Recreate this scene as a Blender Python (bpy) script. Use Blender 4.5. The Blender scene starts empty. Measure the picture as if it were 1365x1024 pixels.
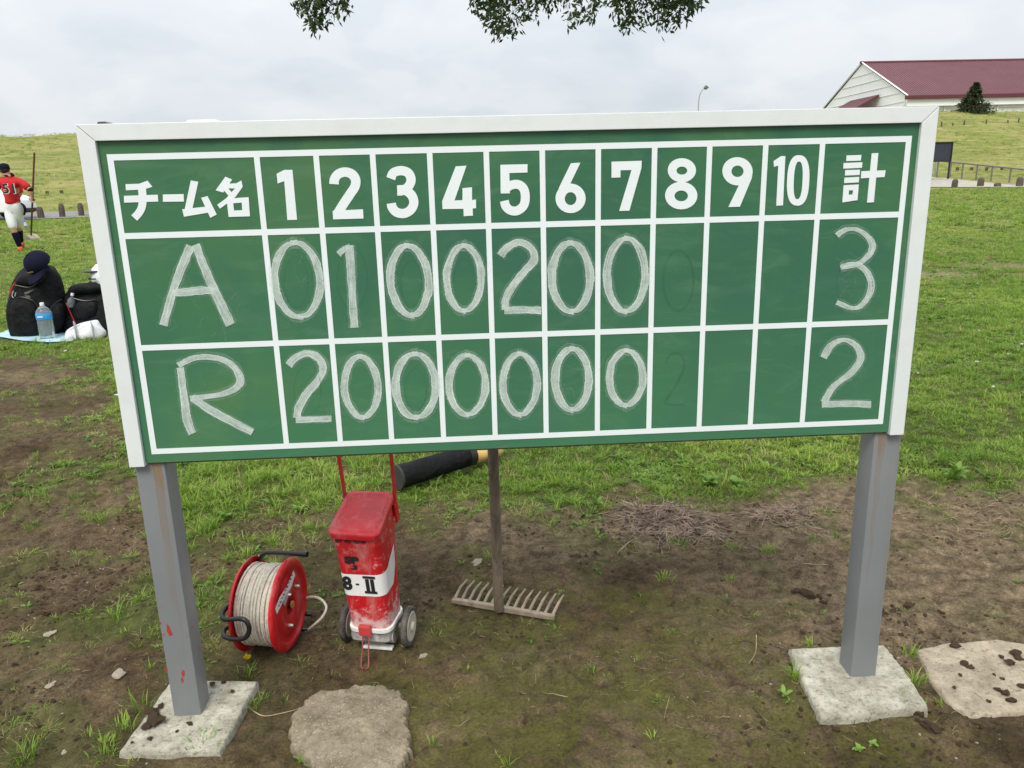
import bpy, bmesh, math, random
import numpy as np
from mathutils import Vector, Matrix, Euler
from math import sin, cos, tan, pi, radians, sqrt, atan2
random.seed(7); rng = np.random.default_rng(7)
S = bpy.context.scene
C = S.collection

# ------------------------------------------------------------------ camera
F_PX, CX, CD, CZ, YAW, PITCH, ROLL = 1025.0, .78767, 1.69256, 1.29568, .0497756, .2545595, -.0254358
W, H, ZB = 1.8, .7381, .6958            # board width, height, height of its lower edge
_f = Vector((sin(YAW)*cos(PITCH), cos(YAW)*cos(PITCH), -sin(PITCH)))
_r0 = Vector((cos(YAW), -sin(YAW), 0)); _u0 = _r0.cross(_f)
_r = cos(ROLL)*_r0 + sin(ROLL)*_u0; _u = -sin(ROLL)*_r0 + cos(ROLL)*_u0
EYE = Vector((CX, -CD, CZ))
cam = bpy.data.cameras.new('camera'); camo = bpy.data.objects.new('camera', cam); C.objects.link(camo)
cam.sensor_width = 36; cam.lens = F_PX/1365*36; cam.clip_start = .02; cam.clip_end = 3000
m = Matrix((_r, _u, -_f)).transposed().to_4x4(); m.translation = EYE; camo.matrix_world = m
S.camera = camo
def ray(px, py): return _f + (px-682.5)/F_PX*_r - (py-512)/F_PX*_u
def P(px, py, axis=1, val=0.0):         # the point where the sight line of a measured spot meets the plane axis=val
    d = ray(px, py); t = (val-EYE[axis])/d[axis]; return EYE + d*t
def G(px, py, z=0.0): return P(px, py, 2, z)

# ------------------------------------------------------------------ world, sun, exposure
def L(nt, a, b): nt.links.new(a, b)
SUN_EL, SUN_AZ = radians(52), radians(200)      # azimuth from +y clockwise: behind the camera, slightly left
w = bpy.data.worlds.new("World"); S.world = w; w.use_nodes = True; nt = w.node_tree; nt.nodes.clear()
out = nt.nodes.new('ShaderNodeOutputWorld'); bg = nt.nodes.new('ShaderNodeBackground'); bg.inputs[1].default_value = .1
sky = nt.nodes.new('ShaderNodeTexSky'); sky.sky_type = 'NISHITA'; sky.sun_disc = False
sky.sun_elevation = SUN_EL; sky.sun_rotation = SUN_AZ
tc = nt.nodes.new('ShaderNodeTexCoord'); sx = nt.nodes.new('ShaderNodeSeparateXYZ'); L(nt, tc.outputs['Generated'], sx.inputs[0])
def M(nt, op, a, b=None, c=None, clamp=False):
    n = nt.nodes.new('ShaderNodeMath'); n.operation = op; n.use_clamp = clamp
    for i, v in enumerate((a, b, c)):
        if v is None: continue
        if isinstance(v, (int, float)): n.inputs[i].default_value = v
        else: L(nt, v, n.inputs[i])
    return n.outputs[0]
def ramp(nt, fac, stops, interp='LINEAR'):
    n = nt.nodes.new('ShaderNodeValToRGB'); n.color_ramp.interpolation = interp
    e = n.color_ramp.elements
    while len(e) < len(stops): e.new(.5)
    for i, (p, c) in enumerate(stops):
        e[i].position = p; e[i].color = (*c, 1) if len(c) == 3 else c
    L(nt, fac, n.inputs[0]); return n.outputs[0]
def mix(nt, fac, a, b, blend='MIX'):
    n = nt.nodes.new('ShaderNodeMix'); n.data_type = 'RGBA'; n.blend_type = blend
    for i, v in ((0, fac), (6, a), (7, b)):
        if isinstance(v, (int, float)): n.inputs[i].default_value = v
        elif isinstance(v, (tuple, list)): n.inputs[i].default_value = (*v, 1) if len(v) == 3 else v
        else: L(nt, v, n.inputs[i])
    return n.outputs[2]
def noise(nt, vec, scale, detail=6, rough=.55, dist=0.0, out=0, d4=None):
    n = nt.nodes.new('ShaderNodeTexNoise'); n.inputs['Scale'].default_value = scale
    n.inputs['Detail'].default_value = detail; n.inputs['Roughness'].default_value = rough; n.inputs['Distortion'].default_value = dist
    if vec is not None: L(nt, vec, n.inputs['Vector'])
    return n.outputs[out]
# cloud deck: direction projected on a flat layer overhead
den = M(nt, 'ADD', M(nt, 'ABSOLUTE', sx.outputs[2]), .34)
cb = nt.nodes.new('ShaderNodeCombineXYZ'); L(nt, M(nt, 'DIVIDE', sx.outputs[0], den), cb.inputs[0]); L(nt, M(nt, 'DIVIDE', sx.outputs[1], den), cb.inputs[1])
n1 = noise(nt, cb.outputs[0], 1.7, 7, .50, .45); n2 = noise(nt, cb.outputs[0], 5.0, 6, .5, .3)
cl = M(nt, 'ADD', M(nt, 'MULTIPLY', n1, .72), M(nt, 'MULTIPLY', n2, .28))
cc = ramp(nt, cl, [(.38, (6.5, 7.1, 7.65)), (.47, (7.2, 7.7, 8.15)), (.53, (7.7, 8.05, 8.45)), (.62, (8.3, 8.55, 8.85))], 'EASE')
zen = M(nt, 'MULTIPLY_ADD', M(nt, 'MAXIMUM', sx.outputs[2], 0.0), 1.05, .94)   # an overcast sky is brighter overhead
vm = nt.nodes.new('ShaderNodeVectorMath'); vm.operation = 'SCALE'; L(nt, cc, vm.inputs[0]); L(nt, zen, vm.inputs[3])
skm = mix(nt, .93, sky.outputs[0], vm.outputs[0])
L(nt, skm, bg.inputs[0]); L(nt, bg.outputs[0], out.inputs[0])
sl = bpy.data.lights.new('sun', 'SUN'); sl.energy = 2.9; sl.angle = radians(24); sl.color = (1, .94, .84)
so = bpy.data.objects.new('sun', sl); C.objects.link(so)
sd = Vector((sin(SUN_AZ)*cos(SUN_EL), cos(SUN_AZ)*cos(SUN_EL), sin(SUN_EL)))
so.rotation_euler = sd.to_track_quat('Z', 'Y').to_euler()
S.view_settings.view_transform = 'Standard'; S.view_settings.look = 'None'; S.view_settings.exposure = 0.0
S.view_settings.gamma = 1; S.view_settings.use_curve_mapping = False

# ------------------------------------------------------------------ materials
def newmat(name):
    m = bpy.data.materials.new(name); m.use_nodes = True; nt = m.node_tree
    b = nt.nodes['Principled BSDF']; return m, nt, b
def coords(nt, kind='Object', scale=(1, 1, 1), rot=(0, 0, 0)):
    tc = nt.nodes.new('ShaderNodeTexCoord'); mp = nt.nodes.new('ShaderNodeMapping')
    mp.inputs['Scale'].default_value = scale; mp.inputs['Rotation'].default_value = rot
    L(nt, tc.outputs[kind], mp.inputs[0]); return mp.outputs[0]
def bump(nt, b, h, strength=.3, dist=.01, chain=None):
    n = nt.nodes.new('ShaderNodeBump'); n.inputs['Strength'].default_value = strength; n.inputs['Distance'].default_value = dist
    L(nt, h, n.inputs['Height'])
    if chain: L(nt, chain, n.inputs['Normal'])
    if b: L(nt, n.outputs[0], b.inputs['Normal'])
    return n.outputs[0]
def simple(name, col, rough=.6, metal=0, var=.15, vscale=8, bstr=.15, bscale=60, bdist=.003, spec=.5, dirt=None, dirtamt=.3, dscale=5, kind='Object'):
    m, nt, b = newmat(name); v = coords(nt, kind)
    c0 = tuple(max(0, x*(1-var)) for x in col); c1 = tuple(min(1, x*(1+var)) for x in col)
    c = ramp(nt, noise(nt, v, vscale, 5), [(.3, c0), (.7, c1)])
    if dirt:
        d = ramp(nt, noise(nt, v, dscale, 8, .7), [(.5-.25*dirtamt, (0, 0, 0)), (.75, (1, 1, 1))])
        sp = nt.nodes.new('ShaderNodeSeparateColor'); L(nt, d, sp.inputs[0])
        c = mix(nt, M(nt, 'MULTIPLY', sp.outputs[0], min(1, dirtamt*2)), c, dirt)
    L(nt, c, b.inputs['Base Color'])
    b.inputs['Roughness'].default_value = rough; b.inputs['Metallic'].default_value = metal
    b.inputs['Specular IOR Level'].default_value = spec
    if bstr: bump(nt, b, noise(nt, v, bscale, 4), bstr, bdist)
    return m
MT = {}
MT['white_frame'] = simple('white_frame_paint', (.70, .74, .735), .42, var=.025, vscale=3, bstr=.04, dirt=(.45, .46, .40), dirtamt=.10, dscale=14)
MT['white_print'] = simple('white_sheet_print', (.76, .82, .83), .5, var=.02, bstr=0)
MT['grey_post'] = None
MT['black_rubber'] = simple('black_rubber', (.008, .008, .009), .35, var=.2)
MT['black_fabric'] = simple('black_fabric', (.006, .006, .007), .7, var=.45, vscale=9, bstr=.8, bscale=11, bdist=.035, spec=.22)
MT['black_paint'] = simple('black_paint', (.012, .012, .013), .5, var=.2)
MT['navy'] = simple('navy_cloth', (.006, .007, .022), .85, var=.2, spec=.15)
MT['red_jersey'] = simple('red_jersey_cloth', (.48, .006, .014), .8, var=.12, bstr=.35, bscale=14, bdist=.02)
MT['white_cloth'] = simple('white_cloth', (.66, .67, .68), .85, var=.05, bstr=.4, bscale=10, bdist=.02)
MT['skin'] = simple('skin', (.50, .27, .18), .55, var=.06)
MT['hair'] = simple('dark_hair', (.012, .01, .009), .6)
MT['orange'] = simple('orange_shoe', (.75, .10, .03), .5)
MT['blue_sock'] = simple('blue_sock', (.03, .09, .5), .8)
MT['white_plastic'] = simple('white_plastic', (.75, .77, .78), .35, var=.03)
MT['concrete'] = None
MT['grey_metal'] = simple('grey_galvanised', (.35, .36, .35), .5, .3, var=.12)
MT['rust'] = simple('rust_orange', (.42, .16, .03), .85, var=.35, vscale=60)
MT['bare_metal'] = simple('bare_bolt', (.62, .6, .57), .4, .5)
MT['pale_wood'] = simple('pale_wood', (.66, .43, .14), .55, var=.18, vscale=18)
MT['sheet_blue'] = None

def mat_board():
    m, nt, b = newmat('green_board'); v = coords(nt, 'Object', (1, 1, 1))
    big = noise(nt, v, 1.6, 4, .5, .5); med = noise(nt, v, 5.0, 5, .6, .8)
    c = ramp(nt, big, [(.34, (.024, .108, .062)), (.5, (.034, .136, .062)), (.66, (.072, .160, .050))])
    vs = coords(nt, 'Object', (2.5, 1, 9), (0, radians(8), 0))
    wipe = ramp(nt, noise(nt, vs, 2.2, 7, .65, 1.4), [(.5, (0, 0, 0)), (.72, (1, 1, 1))])
    c = mix(nt, M(nt, 'MULTIPLY', wipe, .38), c, (.11, .23, .14))
    drk = ramp(nt, med, [(.50, (0, 0, 0)), (.66, (1, 1, 1))])
    c = mix(nt, M(nt, 'MULTIPLY', drk, .62), c, (.018, .100, .066))
    sp = ramp(nt, noise(nt, v, 140, 2, .5), [(.73, (0, 0, 0)), (.76, (1, 1, 1))])
    c = mix(nt, M(nt, 'MULTIPLY', sp, .5), c, (.02, .06, .03))
    # lighting variation painted into the green: lighter towards the board's lower edge
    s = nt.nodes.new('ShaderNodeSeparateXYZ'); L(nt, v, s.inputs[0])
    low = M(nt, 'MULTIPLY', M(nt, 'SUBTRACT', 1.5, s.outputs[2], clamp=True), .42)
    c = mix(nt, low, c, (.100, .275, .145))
    L(nt, c, b.inputs['Base Color'])
    L(nt, ramp(nt, med, [(.3, (.36, .36, .36)), (.7, (.52, .52, .52))]), b.inputs['Roughness'])
    b.inputs['Specular IOR Level'].default_value = .35
    bump(nt, b, noise(nt, v, 3.0, 2), .08, .01)
    return m
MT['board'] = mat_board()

def mat_chalk(name, a0, a1, col):
    m, nt, b = newmat(name)
    uv = nt.nodes.new('ShaderNodeUVMap'); mp = nt.nodes.new('ShaderNodeMapping'); mp.inputs['Scale'].default_value = (6.5, .9, 1)
    L(nt, uv.outputs[0], mp.inputs[0])
    st = noise(nt, mp.outputs[0], 1.0, 5, .65, .3)
    gr = noise(nt, coords(nt, 'Object'), 260, 3, .6)
    bl = noise(nt, coords(nt, 'Object'), 26, 4, .6, .6)
    a = M(nt, 'ADD', M(nt, 'MULTIPLY', st, .55), M(nt, 'ADD', M(nt, 'MULTIPLY', gr, .22), M(nt, 'MULTIPLY', bl, .33)))
    al = ramp(nt, a, [(.36, (a0,)*3), (.52, ((a0+a1)/2,)*3), (.70, (a1,)*3)])
    s = nt.nodes.new('ShaderNodeSeparateXYZ'); L(nt, uv.outputs[0], s.inputs[0])
    e = M(nt, 'ADD', M(nt, 'ABSOLUTE', M(nt, 'SUBTRACT', s.outputs[0], .5)), M(nt, 'MULTIPLY', M(nt, 'SUBTRACT', bl, .45), .30))      # 0 centre .5 edge: chalk presses hardest at the rim
    edge = ramp(nt, e, [(.0, (.86,)*3), (.36, (.88,)*3), (.43, (1.15,)*3), (.5, (.0,)*3)])
    al2 = M(nt, 'MULTIPLY', al, edge, clamp=True)
    b.inputs['Base Color'].default_value = (*col, 1); b.inputs['Roughness'].default_value = .95; b.inputs['Specular IOR Level'].default_value = .1
    L(nt, al2, b.inputs['Alpha'])
    return m
MT['chalk'] = mat_chalk('white_chalk', .26, .98, (.68, .78, .73))
MT['chalk_smear'] = mat_chalk('smeared_chalk', .0, .20, (.55, .68, .60))
MT['chalk_ghost'] = mat_chalk('wiped_chalk', .02, .20, (.025, .10, .055))
MT['chalk_faint'] = mat_chalk('faint_chalk', .02, .20, (.40, .52, .42))

def mat_post():
    m, nt, b = newmat('grey_post_paint'); v = coords(nt)
    c = ramp(nt, noise(nt, v, 4, 5), [(.3, (.200, .212, .222)), (.7, (.235, .247, .257))])
    vs = coords(nt, 'Object', (40, 40, 1.1))
    st = ramp(nt, noise(nt, vs, 1, 4, .6), [(.60, (0, 0, 0)), (.70, (1, 1, 1))])
    c = mix(nt, M(nt, 'MULTIPLY', st, .35), c, (.21, .185, .13))
    s = nt.nodes.new('ShaderNodeSeparateXYZ'); L(nt, v, s.inputs[0])
    lowmask = ramp(nt, M(nt, 'MULTIPLY', s.outputs[2], 2.2), [(.1, (1, 1, 1)), (.85, (0, 0, 0))])
    chip = ramp(nt, noise(nt, v, 34, 3, .6, .8), [(.655, (0, 0, 0)), (.67, (1, 1, 1))])
    lowmask = M(nt, 'MULTIPLY', lowmask, M(nt, 'LESS_THAN', s.outputs[0], 1.0))
    c = mix(nt, M(nt, 'MULTIPLY', chip, lowmask), c, (.36, .035, .02))
    L(nt, c, b.inputs['Base Color']); b.inputs['Roughness'].default_value = .46
    bump(nt, b, noise(nt, v, 90, 3), .06, .002); return m
MT['grey_post'] = mat_post()
def mat_concrete(name, c0, c1, moss=.3, spk=.5, scale=1):
    m, nt, b = newmat(name); v = coords(nt, 'Object')
    n = noise(nt, v, 14*scale, 9, .7); c = ramp(nt, n, [(.3, c0), (.7, c1)])
    bl = ramp(nt, noise(nt, v, 9*scale, 8, .75, .3), [(.48, (0, 0, 0)), (.66, (1, 1, 1))])
    c = mix(nt, M(nt, 'MULTIPLY', bl, .7*moss), c, (.10, .095, .05))
    vo = nt.nodes.new('ShaderNodeTexVoronoi'); vo.inputs['Scale'].default_value = 120*scale; L(nt, v, vo.inputs[0])
    s1 = ramp(nt, vo.outputs[0], [(.12, (1, 1, 1)), (.25, (0, 0, 0))])
    c = mix(nt, M(nt, 'MULTIPLY', s1, spk*.35), c, (.62, .6, .55))
    n3 = ramp(nt, noise(nt, v, 70*scale, 6, .8), [(.53, (0, 0, 0)), (.62, (1, 1, 1))])
    c = mix(nt, M(nt, 'MULTIPLY', n3, .65), c, (.10, .085, .06))
    L(nt, c, b.inputs['Base Color']); b.inputs['Roughness'].default_value = .92; b.inputs['Specular IOR Level'].default_value = .25
    h = M(nt, 'ADD', noise(nt, v, 45*scale, 9, .75), M(nt, 'MULTIPLY', vo.outputs[0], .4)); bump(nt, b, h, .7, .006)
    return m
MT['concrete'] = mat_concrete('pale_footing_concrete', (.20, .185, .135), (.58, .555, .46), .6)
MT['concrete_round'] = mat_concrete('gritty_brown_concrete', (.13, .105, .068), (.36, .30, .215), .35, 1.0)
MT['concrete_pale'] = mat_concrete('sandy_slab_concrete', (.23, .185, .13), (.50, .425, .32), .4)

def mat_soil(name='bare_soil'):
    m, nt, b = newmat(name); v = coords(nt, 'Object')
    at = nt.nodes.new('ShaderNodeAttribute'); at.attribute_name = 'cover'
    sc = nt.nodes.new('ShaderNodeSeparateColor'); L(nt, at.outputs['Color'], sc.inputs[0])
    grass, moss, dry = sc.outputs[0], sc.outputs[1], sc.outputs[2]
    nA = noise(nt, v, 2.3, 8, .62, .4); nB = noise(nt, v, 19, 9, .72, .3); nC = noise(nt, v, 150, 5, .7)
    soil = ramp(nt, nA, [(.3, (.048, .031, .015)), (.5, (.102, .069, .036)), (.68, (.180, .130, .074))])
    soil = mix(nt, M(nt, 'MULTIPLY', dry, .8), soil, ramp(nt, nB, [(.3, (.135, .098, .058)), (.7, (.27, .205, .130))]))
    crumb = ramp(nt, nB, [(.34, (.38,)*3), (.5, (1,)*3), (.64, (1.5,)*3)])
    soil = mix(nt, .8, soil, crumb, 'MULTIPLY')
    grit = ramp(nt, nC, [(.36, (.5,)*3), (.5, (1,)*3), (.66, (1.7,)*3)])
    soil = mix(nt, .7, soil, grit, 'MULTIPLY')
    vo = nt.nodes.new('ShaderNodeTexVoronoi'); vo.inputs['Scale'].default_value = 70; L(nt, v, vo.inputs[0]); vo.inputs['Randomness'].default_value = 1
    pale = ramp(nt, vo.outputs[0], [(.04, (1,)*3), (.11, (0,)*3)]); pk = ramp(nt, noise(nt, v, 9, 3), [(.5, (0,)*3), (.62, (1,)*3)])
    soil = mix(nt, M(nt, 'MULTIPLY', M(nt, 'MULTIPLY', pale, pk), .55), soil, (.34, .29, .21))
    # moss
    mn = M(nt, 'ADD', M(nt, 'MULTIPLY', noise(nt, v, 7, 8, .7, .5), .6), M(nt, 'MULTIPLY', noise(nt, v, 38, 6, .7), .4))
    mm = M(nt, 'ADD', mn, M(nt, 'MULTIPLY', M(nt, 'SUBTRACT', moss, .5), .22))
    mf = M(nt, 'MULTIPLY', ramp(nt, mm, [(.51, (0,)*3), (.64, (1,)*3)]), M(nt, 'MULTIPLY', moss, .72))
    mc = ramp(nt, noise(nt, v, 90, 5, .7), [(.35, (.055, .062, .010)), (.65, (.15, .16, .022))])
    soil = mix(nt, mf, soil, mc)
    # turf floor
    f1 = noise(nt, v, .16, 5, .55, .6); f2 = noise(nt, v, 1.3, 7, .65, .2); f3 = noise(nt, v, 26, 6, .8)
    turf = ramp(nt, f1, [(.32, (.135, .175, .032)), (.5, (.185, .205, .047)), (.68, (.26, .245, .085))])
    turf = mix(nt, .75, turf, ramp(nt, f2, [(.32, (.66,)*3), (.5, (1,)*3), (.68, (1.35, 1.28, 1.2))]), 'MULTIPLY')
    turf = mix(nt, .8, turf, ramp(nt, f3, [(.34, (.45,)*3), (.5, (1,)*3), (.66, (1.6, 1.55, 1.5))]), 'MULTIPLY')
    # near the camera the turf floor is dark thatch between blades
    s = nt.nodes.new('ShaderNodeSeparateXYZ'); L(nt, v, s.inputs[0])
    at2 = nt.nodes.new('ShaderNodeAttribute'); at2.attribute_name = 'field'
    sc2 = nt.nodes.new('ShaderNodeSeparateColor'); L(nt, at2.outputs['Color'], sc2.inputs[0])
    thatch = ramp(nt, nB, [(.35, (.050, .065, .014)), (.65, (.13, .15, .04))])
    turf = mix(nt, sc2.outputs[0], thatch, turf)
    straw = ramp(nt, noise(nt, coords(nt, 'Object', (.5, 2.0, 1)), .55, 8, .72, .4), [(.50, (0,)*3), (.68, (1,)*3)])
    turf = mix(nt, M(nt, 'MULTIPLY', straw, sc2.outputs[1]), turf, (.35, .295, .135))
    turf = mix(nt, sc2.outputs[2], turf, mix(nt, .8, (.235, .19, .115), ramp(nt, f3, [(.34, (.6,)*3), (.66, (1.5,)*3)]), 'MULTIPLY'))
    c = mix(nt, grass, soil, turf)
    L(nt, c, b.inputs['Base Color'])
    b.inputs['Roughness'].default_value = .93; b.inputs['Specular IOR Level'].default_value = .22
    h1 = bump(nt, None, nB, 1.0, .03); h2 = bump(nt, b, M(nt, 'ADD', nC, M(nt, 'MULTIPLY', f3, 1.0)), .55, .006, h1)
    return m
MT['soil'] = mat_soil()
MT['clod'] = simple('soil_clod', (.074, .050, .031), .95, var=.55, vscale=30, bstr=.8, bscale=90, bdist=.004, spec=.15)
MT['pebble'] = simple('pebble', (.30, .26, .20), .9, var=.45, vscale=20, bstr=.4)
MT['twig'] = simple('grey_brown_twig', (.25, .185, .14), .9, var=.75, vscale=25, bstr=.3)
MT['straw'] = simple('dry_straw', (.30, .235, .14), .9, var=.5, vscale=25, bstr=.2)

def mat_leaf(name, c_lo, c_mid, c_hi, trans=.35, rough=.5, nscale=.9):
    m, nt, b = newmat(name)
    oi = nt.nodes.new('ShaderNodeObjectInfo'); at = nt.nodes.new('ShaderNodeAttribute'); at.attribute_name = 'tone'
    sc = nt.nodes.new('ShaderNodeSeparateColor'); L(nt, at.outputs['Color'], sc.inputs[0])
    geo = nt.nodes.new('ShaderNodeNewGeometry')
    pn = noise(nt, geo.outputs['Position'], nscale, 4, .6)
    t = M(nt, 'ADD', M(nt, 'MULTIPLY', sc.outputs[0], .5), M(nt, 'ADD', M(nt, 'MULTIPLY', oi.outputs['Random'], .22), M(nt, 'MULTIPLY', M(nt, 'SUBTRACT', pn, .36), 1.0)))
    c = ramp(nt, t, [(.15, c_lo), (.5, c_mid), (.88, c_hi)])
    L(nt, c, b.inputs['Base Color']); b.inputs['Roughness'].default_value = rough; b.inputs['Specular IOR Level'].default_value = .3
    tr = nt.nodes.new('ShaderNodeBsdfTranslucent'); L(nt, c, tr.inputs[0])
    mx = nt.nodes.new('ShaderNodeMixShader'); mx.inputs[0].default_value = trans
    L(nt, b.outputs[0], mx.inputs[1]); L(nt, tr.outputs[0], mx.inputs[2])
    L(nt, mx.outputs[0], nt.nodes['Material Output'].inputs[0]); return m
MT['grass'] = mat_leaf('grass_blade', (.080, .160, .020), (.205, .345, .040), (.42, .500, .11))
MT['grass_dry'] = mat_leaf('dry_grass_blade', (.22, .19, .07), (.42, .35, .15), (.60, .51, .28))
MT['weed'] = mat_leaf('weed_leaf', (.07, .145, .02), (.155, .28, .045), (.27, .40, .09))
MT['tree_leaf'] = mat_leaf('tree_leaf', (.018, .035, .010), (.04, .072, .018), (.085, .12, .03), .3)
MT['conifer'] = mat_leaf('conifer_needle', (.020, .032, .014), (.040, .056, .024), (.085, .10, .042), .2)
MT['bark'] = simple('tree_bark', (.09, .07, .05), .95, var=.4, vscale=14, bstr=.8, bscale=22, bdist=.02)
MT['dandelion'] = simple('dandelion_yellow', (.85, .60, .01), .7)

def mat_redpaint(name, base=(.50, .008, .014), chalk=.35, lowz=None):
    m, nt, b = newmat(name); v = coords(nt)
    c = ramp(nt, noise(nt, v, 12, 5), [(.3, tuple(x*.85 for x in base)), (.7, tuple(min(1, x*1.12) for x in base))])
    vs = coords(nt, 'Object', (14, 14, 4))
    a = noise(nt, vs, 1.5, 9, .72, .6)
    d = ramp(nt, a, [(.50, (0,)*3), (.72, (1,)*3)])
    f = M(nt, 'MULTIPLY', d, chalk)
    if lowz:
        s = nt.nodes.new('ShaderNodeSeparateXYZ'); L(nt, v, s.inputs[0])
        lo = ramp(nt, s.outputs[2], [(lowz[0], (1,)*3), (lowz[1], (0,)*3)])
        sp = noise(nt, v, 40, 8, .8)
        f = M(nt, 'MAXIMUM', f, M(nt, 'MULTIPLY', ramp(nt, M(nt, 'ADD', sp, M(nt, 'MULTIPLY', lo, .24)), [(.55, (0,)*3), (.70, (1,)*3)]), .8))
    fl = ramp(nt, noise(nt, v, 150, 3, .6), [(.66, (0,)*3), (.70, (1,)*3)])
    f = M(nt, 'MAXIMUM', f, M(nt, 'MULTIPLY', fl, chalk*.9))
    c = mix(nt, f, c, (.62, .50, .48))
    L(nt, c, b.inputs['Base Color'])
    L(nt, M(nt, 'MULTIPLY_ADD', f, .5, .33), b.inputs['Roughness']); bump(nt, b, noise(nt, v, 60, 4), .06, .003)
    return m
MT['red_body'] = mat_redpaint('chalky_red_paint', chalk=.36, lowz=(.07, .17))
MT['red_lid'] = mat_redpaint('scuffed_red_lid', (.50, .010, .016), .20)
MT['red_reel'] = mat_redpaint('red_reel_enamel', (.52, .006, .014), .2)
MT['red_rod'] = mat_redpaint('red_rod_paint', (.50, .012, .016), .12)
MT['limed_metal'] = simple('lime_dusted_metal', (.22, .21, .19), .75, .1, var=.35, vscale=25, dirt=(.68, .67, .63), dirtamt=.45, dscale=22, bstr=.4)
MT['lime'] = simple('lime_powder', (.76, .75, .72), .95, var=.12, vscale=40, bstr=.6, dirt=(.25, .2, .16), dirtamt=.2, dscale=30)
MT['tyre'] = simple('dusty_tyre', (.035, .033, .03), .85, var=.3, dirt=(.25, .22, .18), dirtamt=.3, dscale=18)
MT['hub'] = simple('dusty_hub', (.46, .42, .34), .85, var=.2, vscale=20, dirt=(.14, .12, .10), dirtamt=.3, dscale=25)
MT['rope'] = simple('cotton_rope', (.62, .57, .48), .9, var=.16, vscale=90, bstr=.9, bscale=160, bdist=.004, dirt=(.36, .31, .24), dirtamt=.25, dscale=30)
MT['rake_handle'] = None
def mat_wood(name, c0, c1):
    m, nt, b = newmat(name); v = coords(nt, 'Object', (40, 40, 2.2))
    n = noise(nt, v, 1.0, 7, .7, .5); c = ramp(nt, n, [(.3, c0), (.7, c1)])
    st = ramp(nt, noise(nt, coords(nt), 9, 5), [(.45, (1,)*3), (.65, (.62,)*3)]); c = mix(nt, .8, c, st, 'MULTIPLY')
    L(nt, c, b.inputs['Base Color']); b.inputs['Roughness'].default_value = .85; bump(nt, b, n, .5, .004); return m
MT['rake_handle'] = mat_wood('weathered_handle', (.095, .068, .048), (.30, .24, .18))
MT['rake_head'] = simple('weathered_tan_rake', (.30, .245, .185), .85, var=.3, vscale=35, bstr=.5, dirt=(.12, .09, .065), dirtamt=.35, dscale=30)
MT['pole_wood'] = simple('brown_pole', (.13, .06, .035), .6, var=.3)
MT['maroon'] = simple('maroon_roof', (.150, .056, .068), .5, var=.08, vscale=.3, bstr=0)
MT['maroon_dark'] = simple('maroon_trim', (.10, .02, .028), .6, var=.1, bstr=0)
MT['wall'] = simple('white_wall_panel', (.84, .85, .87), .7, var=.04, vscale=.4, bstr=0)
MT['wall_joint'] = simple('wall_joint', (.66, .66, .66), .8, bstr=0)
MT['road'] = simple('grey_asphalt', (.20, .195, .19), .9, var=.15, vscale=3, bstr=.3, bscale=30)
MT['gravel'] = simple('pale_gravel', (.40, .37, .33), .95, var=.25, vscale=5, bstr=.5, bscale=30, dirt=(.2, .19, .1), dirtamt=.3, dscale=1)
MT['bollard'] = simple('dark_weathered_wood', (.085, .065, .052), .9, var=.35, vscale=8)
MT['slate'] = simple('slate_board', (.022, .027, .042), .6, var=.15)
MT['car_white'] = simple('white_car_paint', (.78, .8, .82), .3, var=.02, bstr=0)
MT['car_dark'] = simple('dark_car_paint', (.05, .045, .055), .3, bstr=0)
MT['glass'] = simple('dark_glass', (.02, .025, .03), .1, var=.1, bstr=0)
def mat_clear(name, col, alpha):
    m, nt, b = newmat(name); b.inputs['Base Color'].default_value = (*col, 1); b.inputs['Roughness'].default_value = .05
    b.inputs['Transmission Weight'].default_value = alpha; b.inputs['IOR'].default_value = 1.33; return m
MT['bottle'] = mat_clear('clear_plastic_bottle', (.85, .92, .95), .88)
MT['blue_label'] = simple('blue_label', (.03, .33, .75), .4, var=.1)
MT['pale_blue'] = simple('pale_blue_print', (.35, .62, .80), .6, var=.2, vscale=6, dirt=(.7, .66, .35), dirtamt=.4, dscale=7)
MT['silver'] = simple('silver_tape', (.5, .52, .53), .35, .6, var=.2, vscale=40, dirt=(.75, .76, .76), dirtamt=.4, dscale=50)

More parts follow.
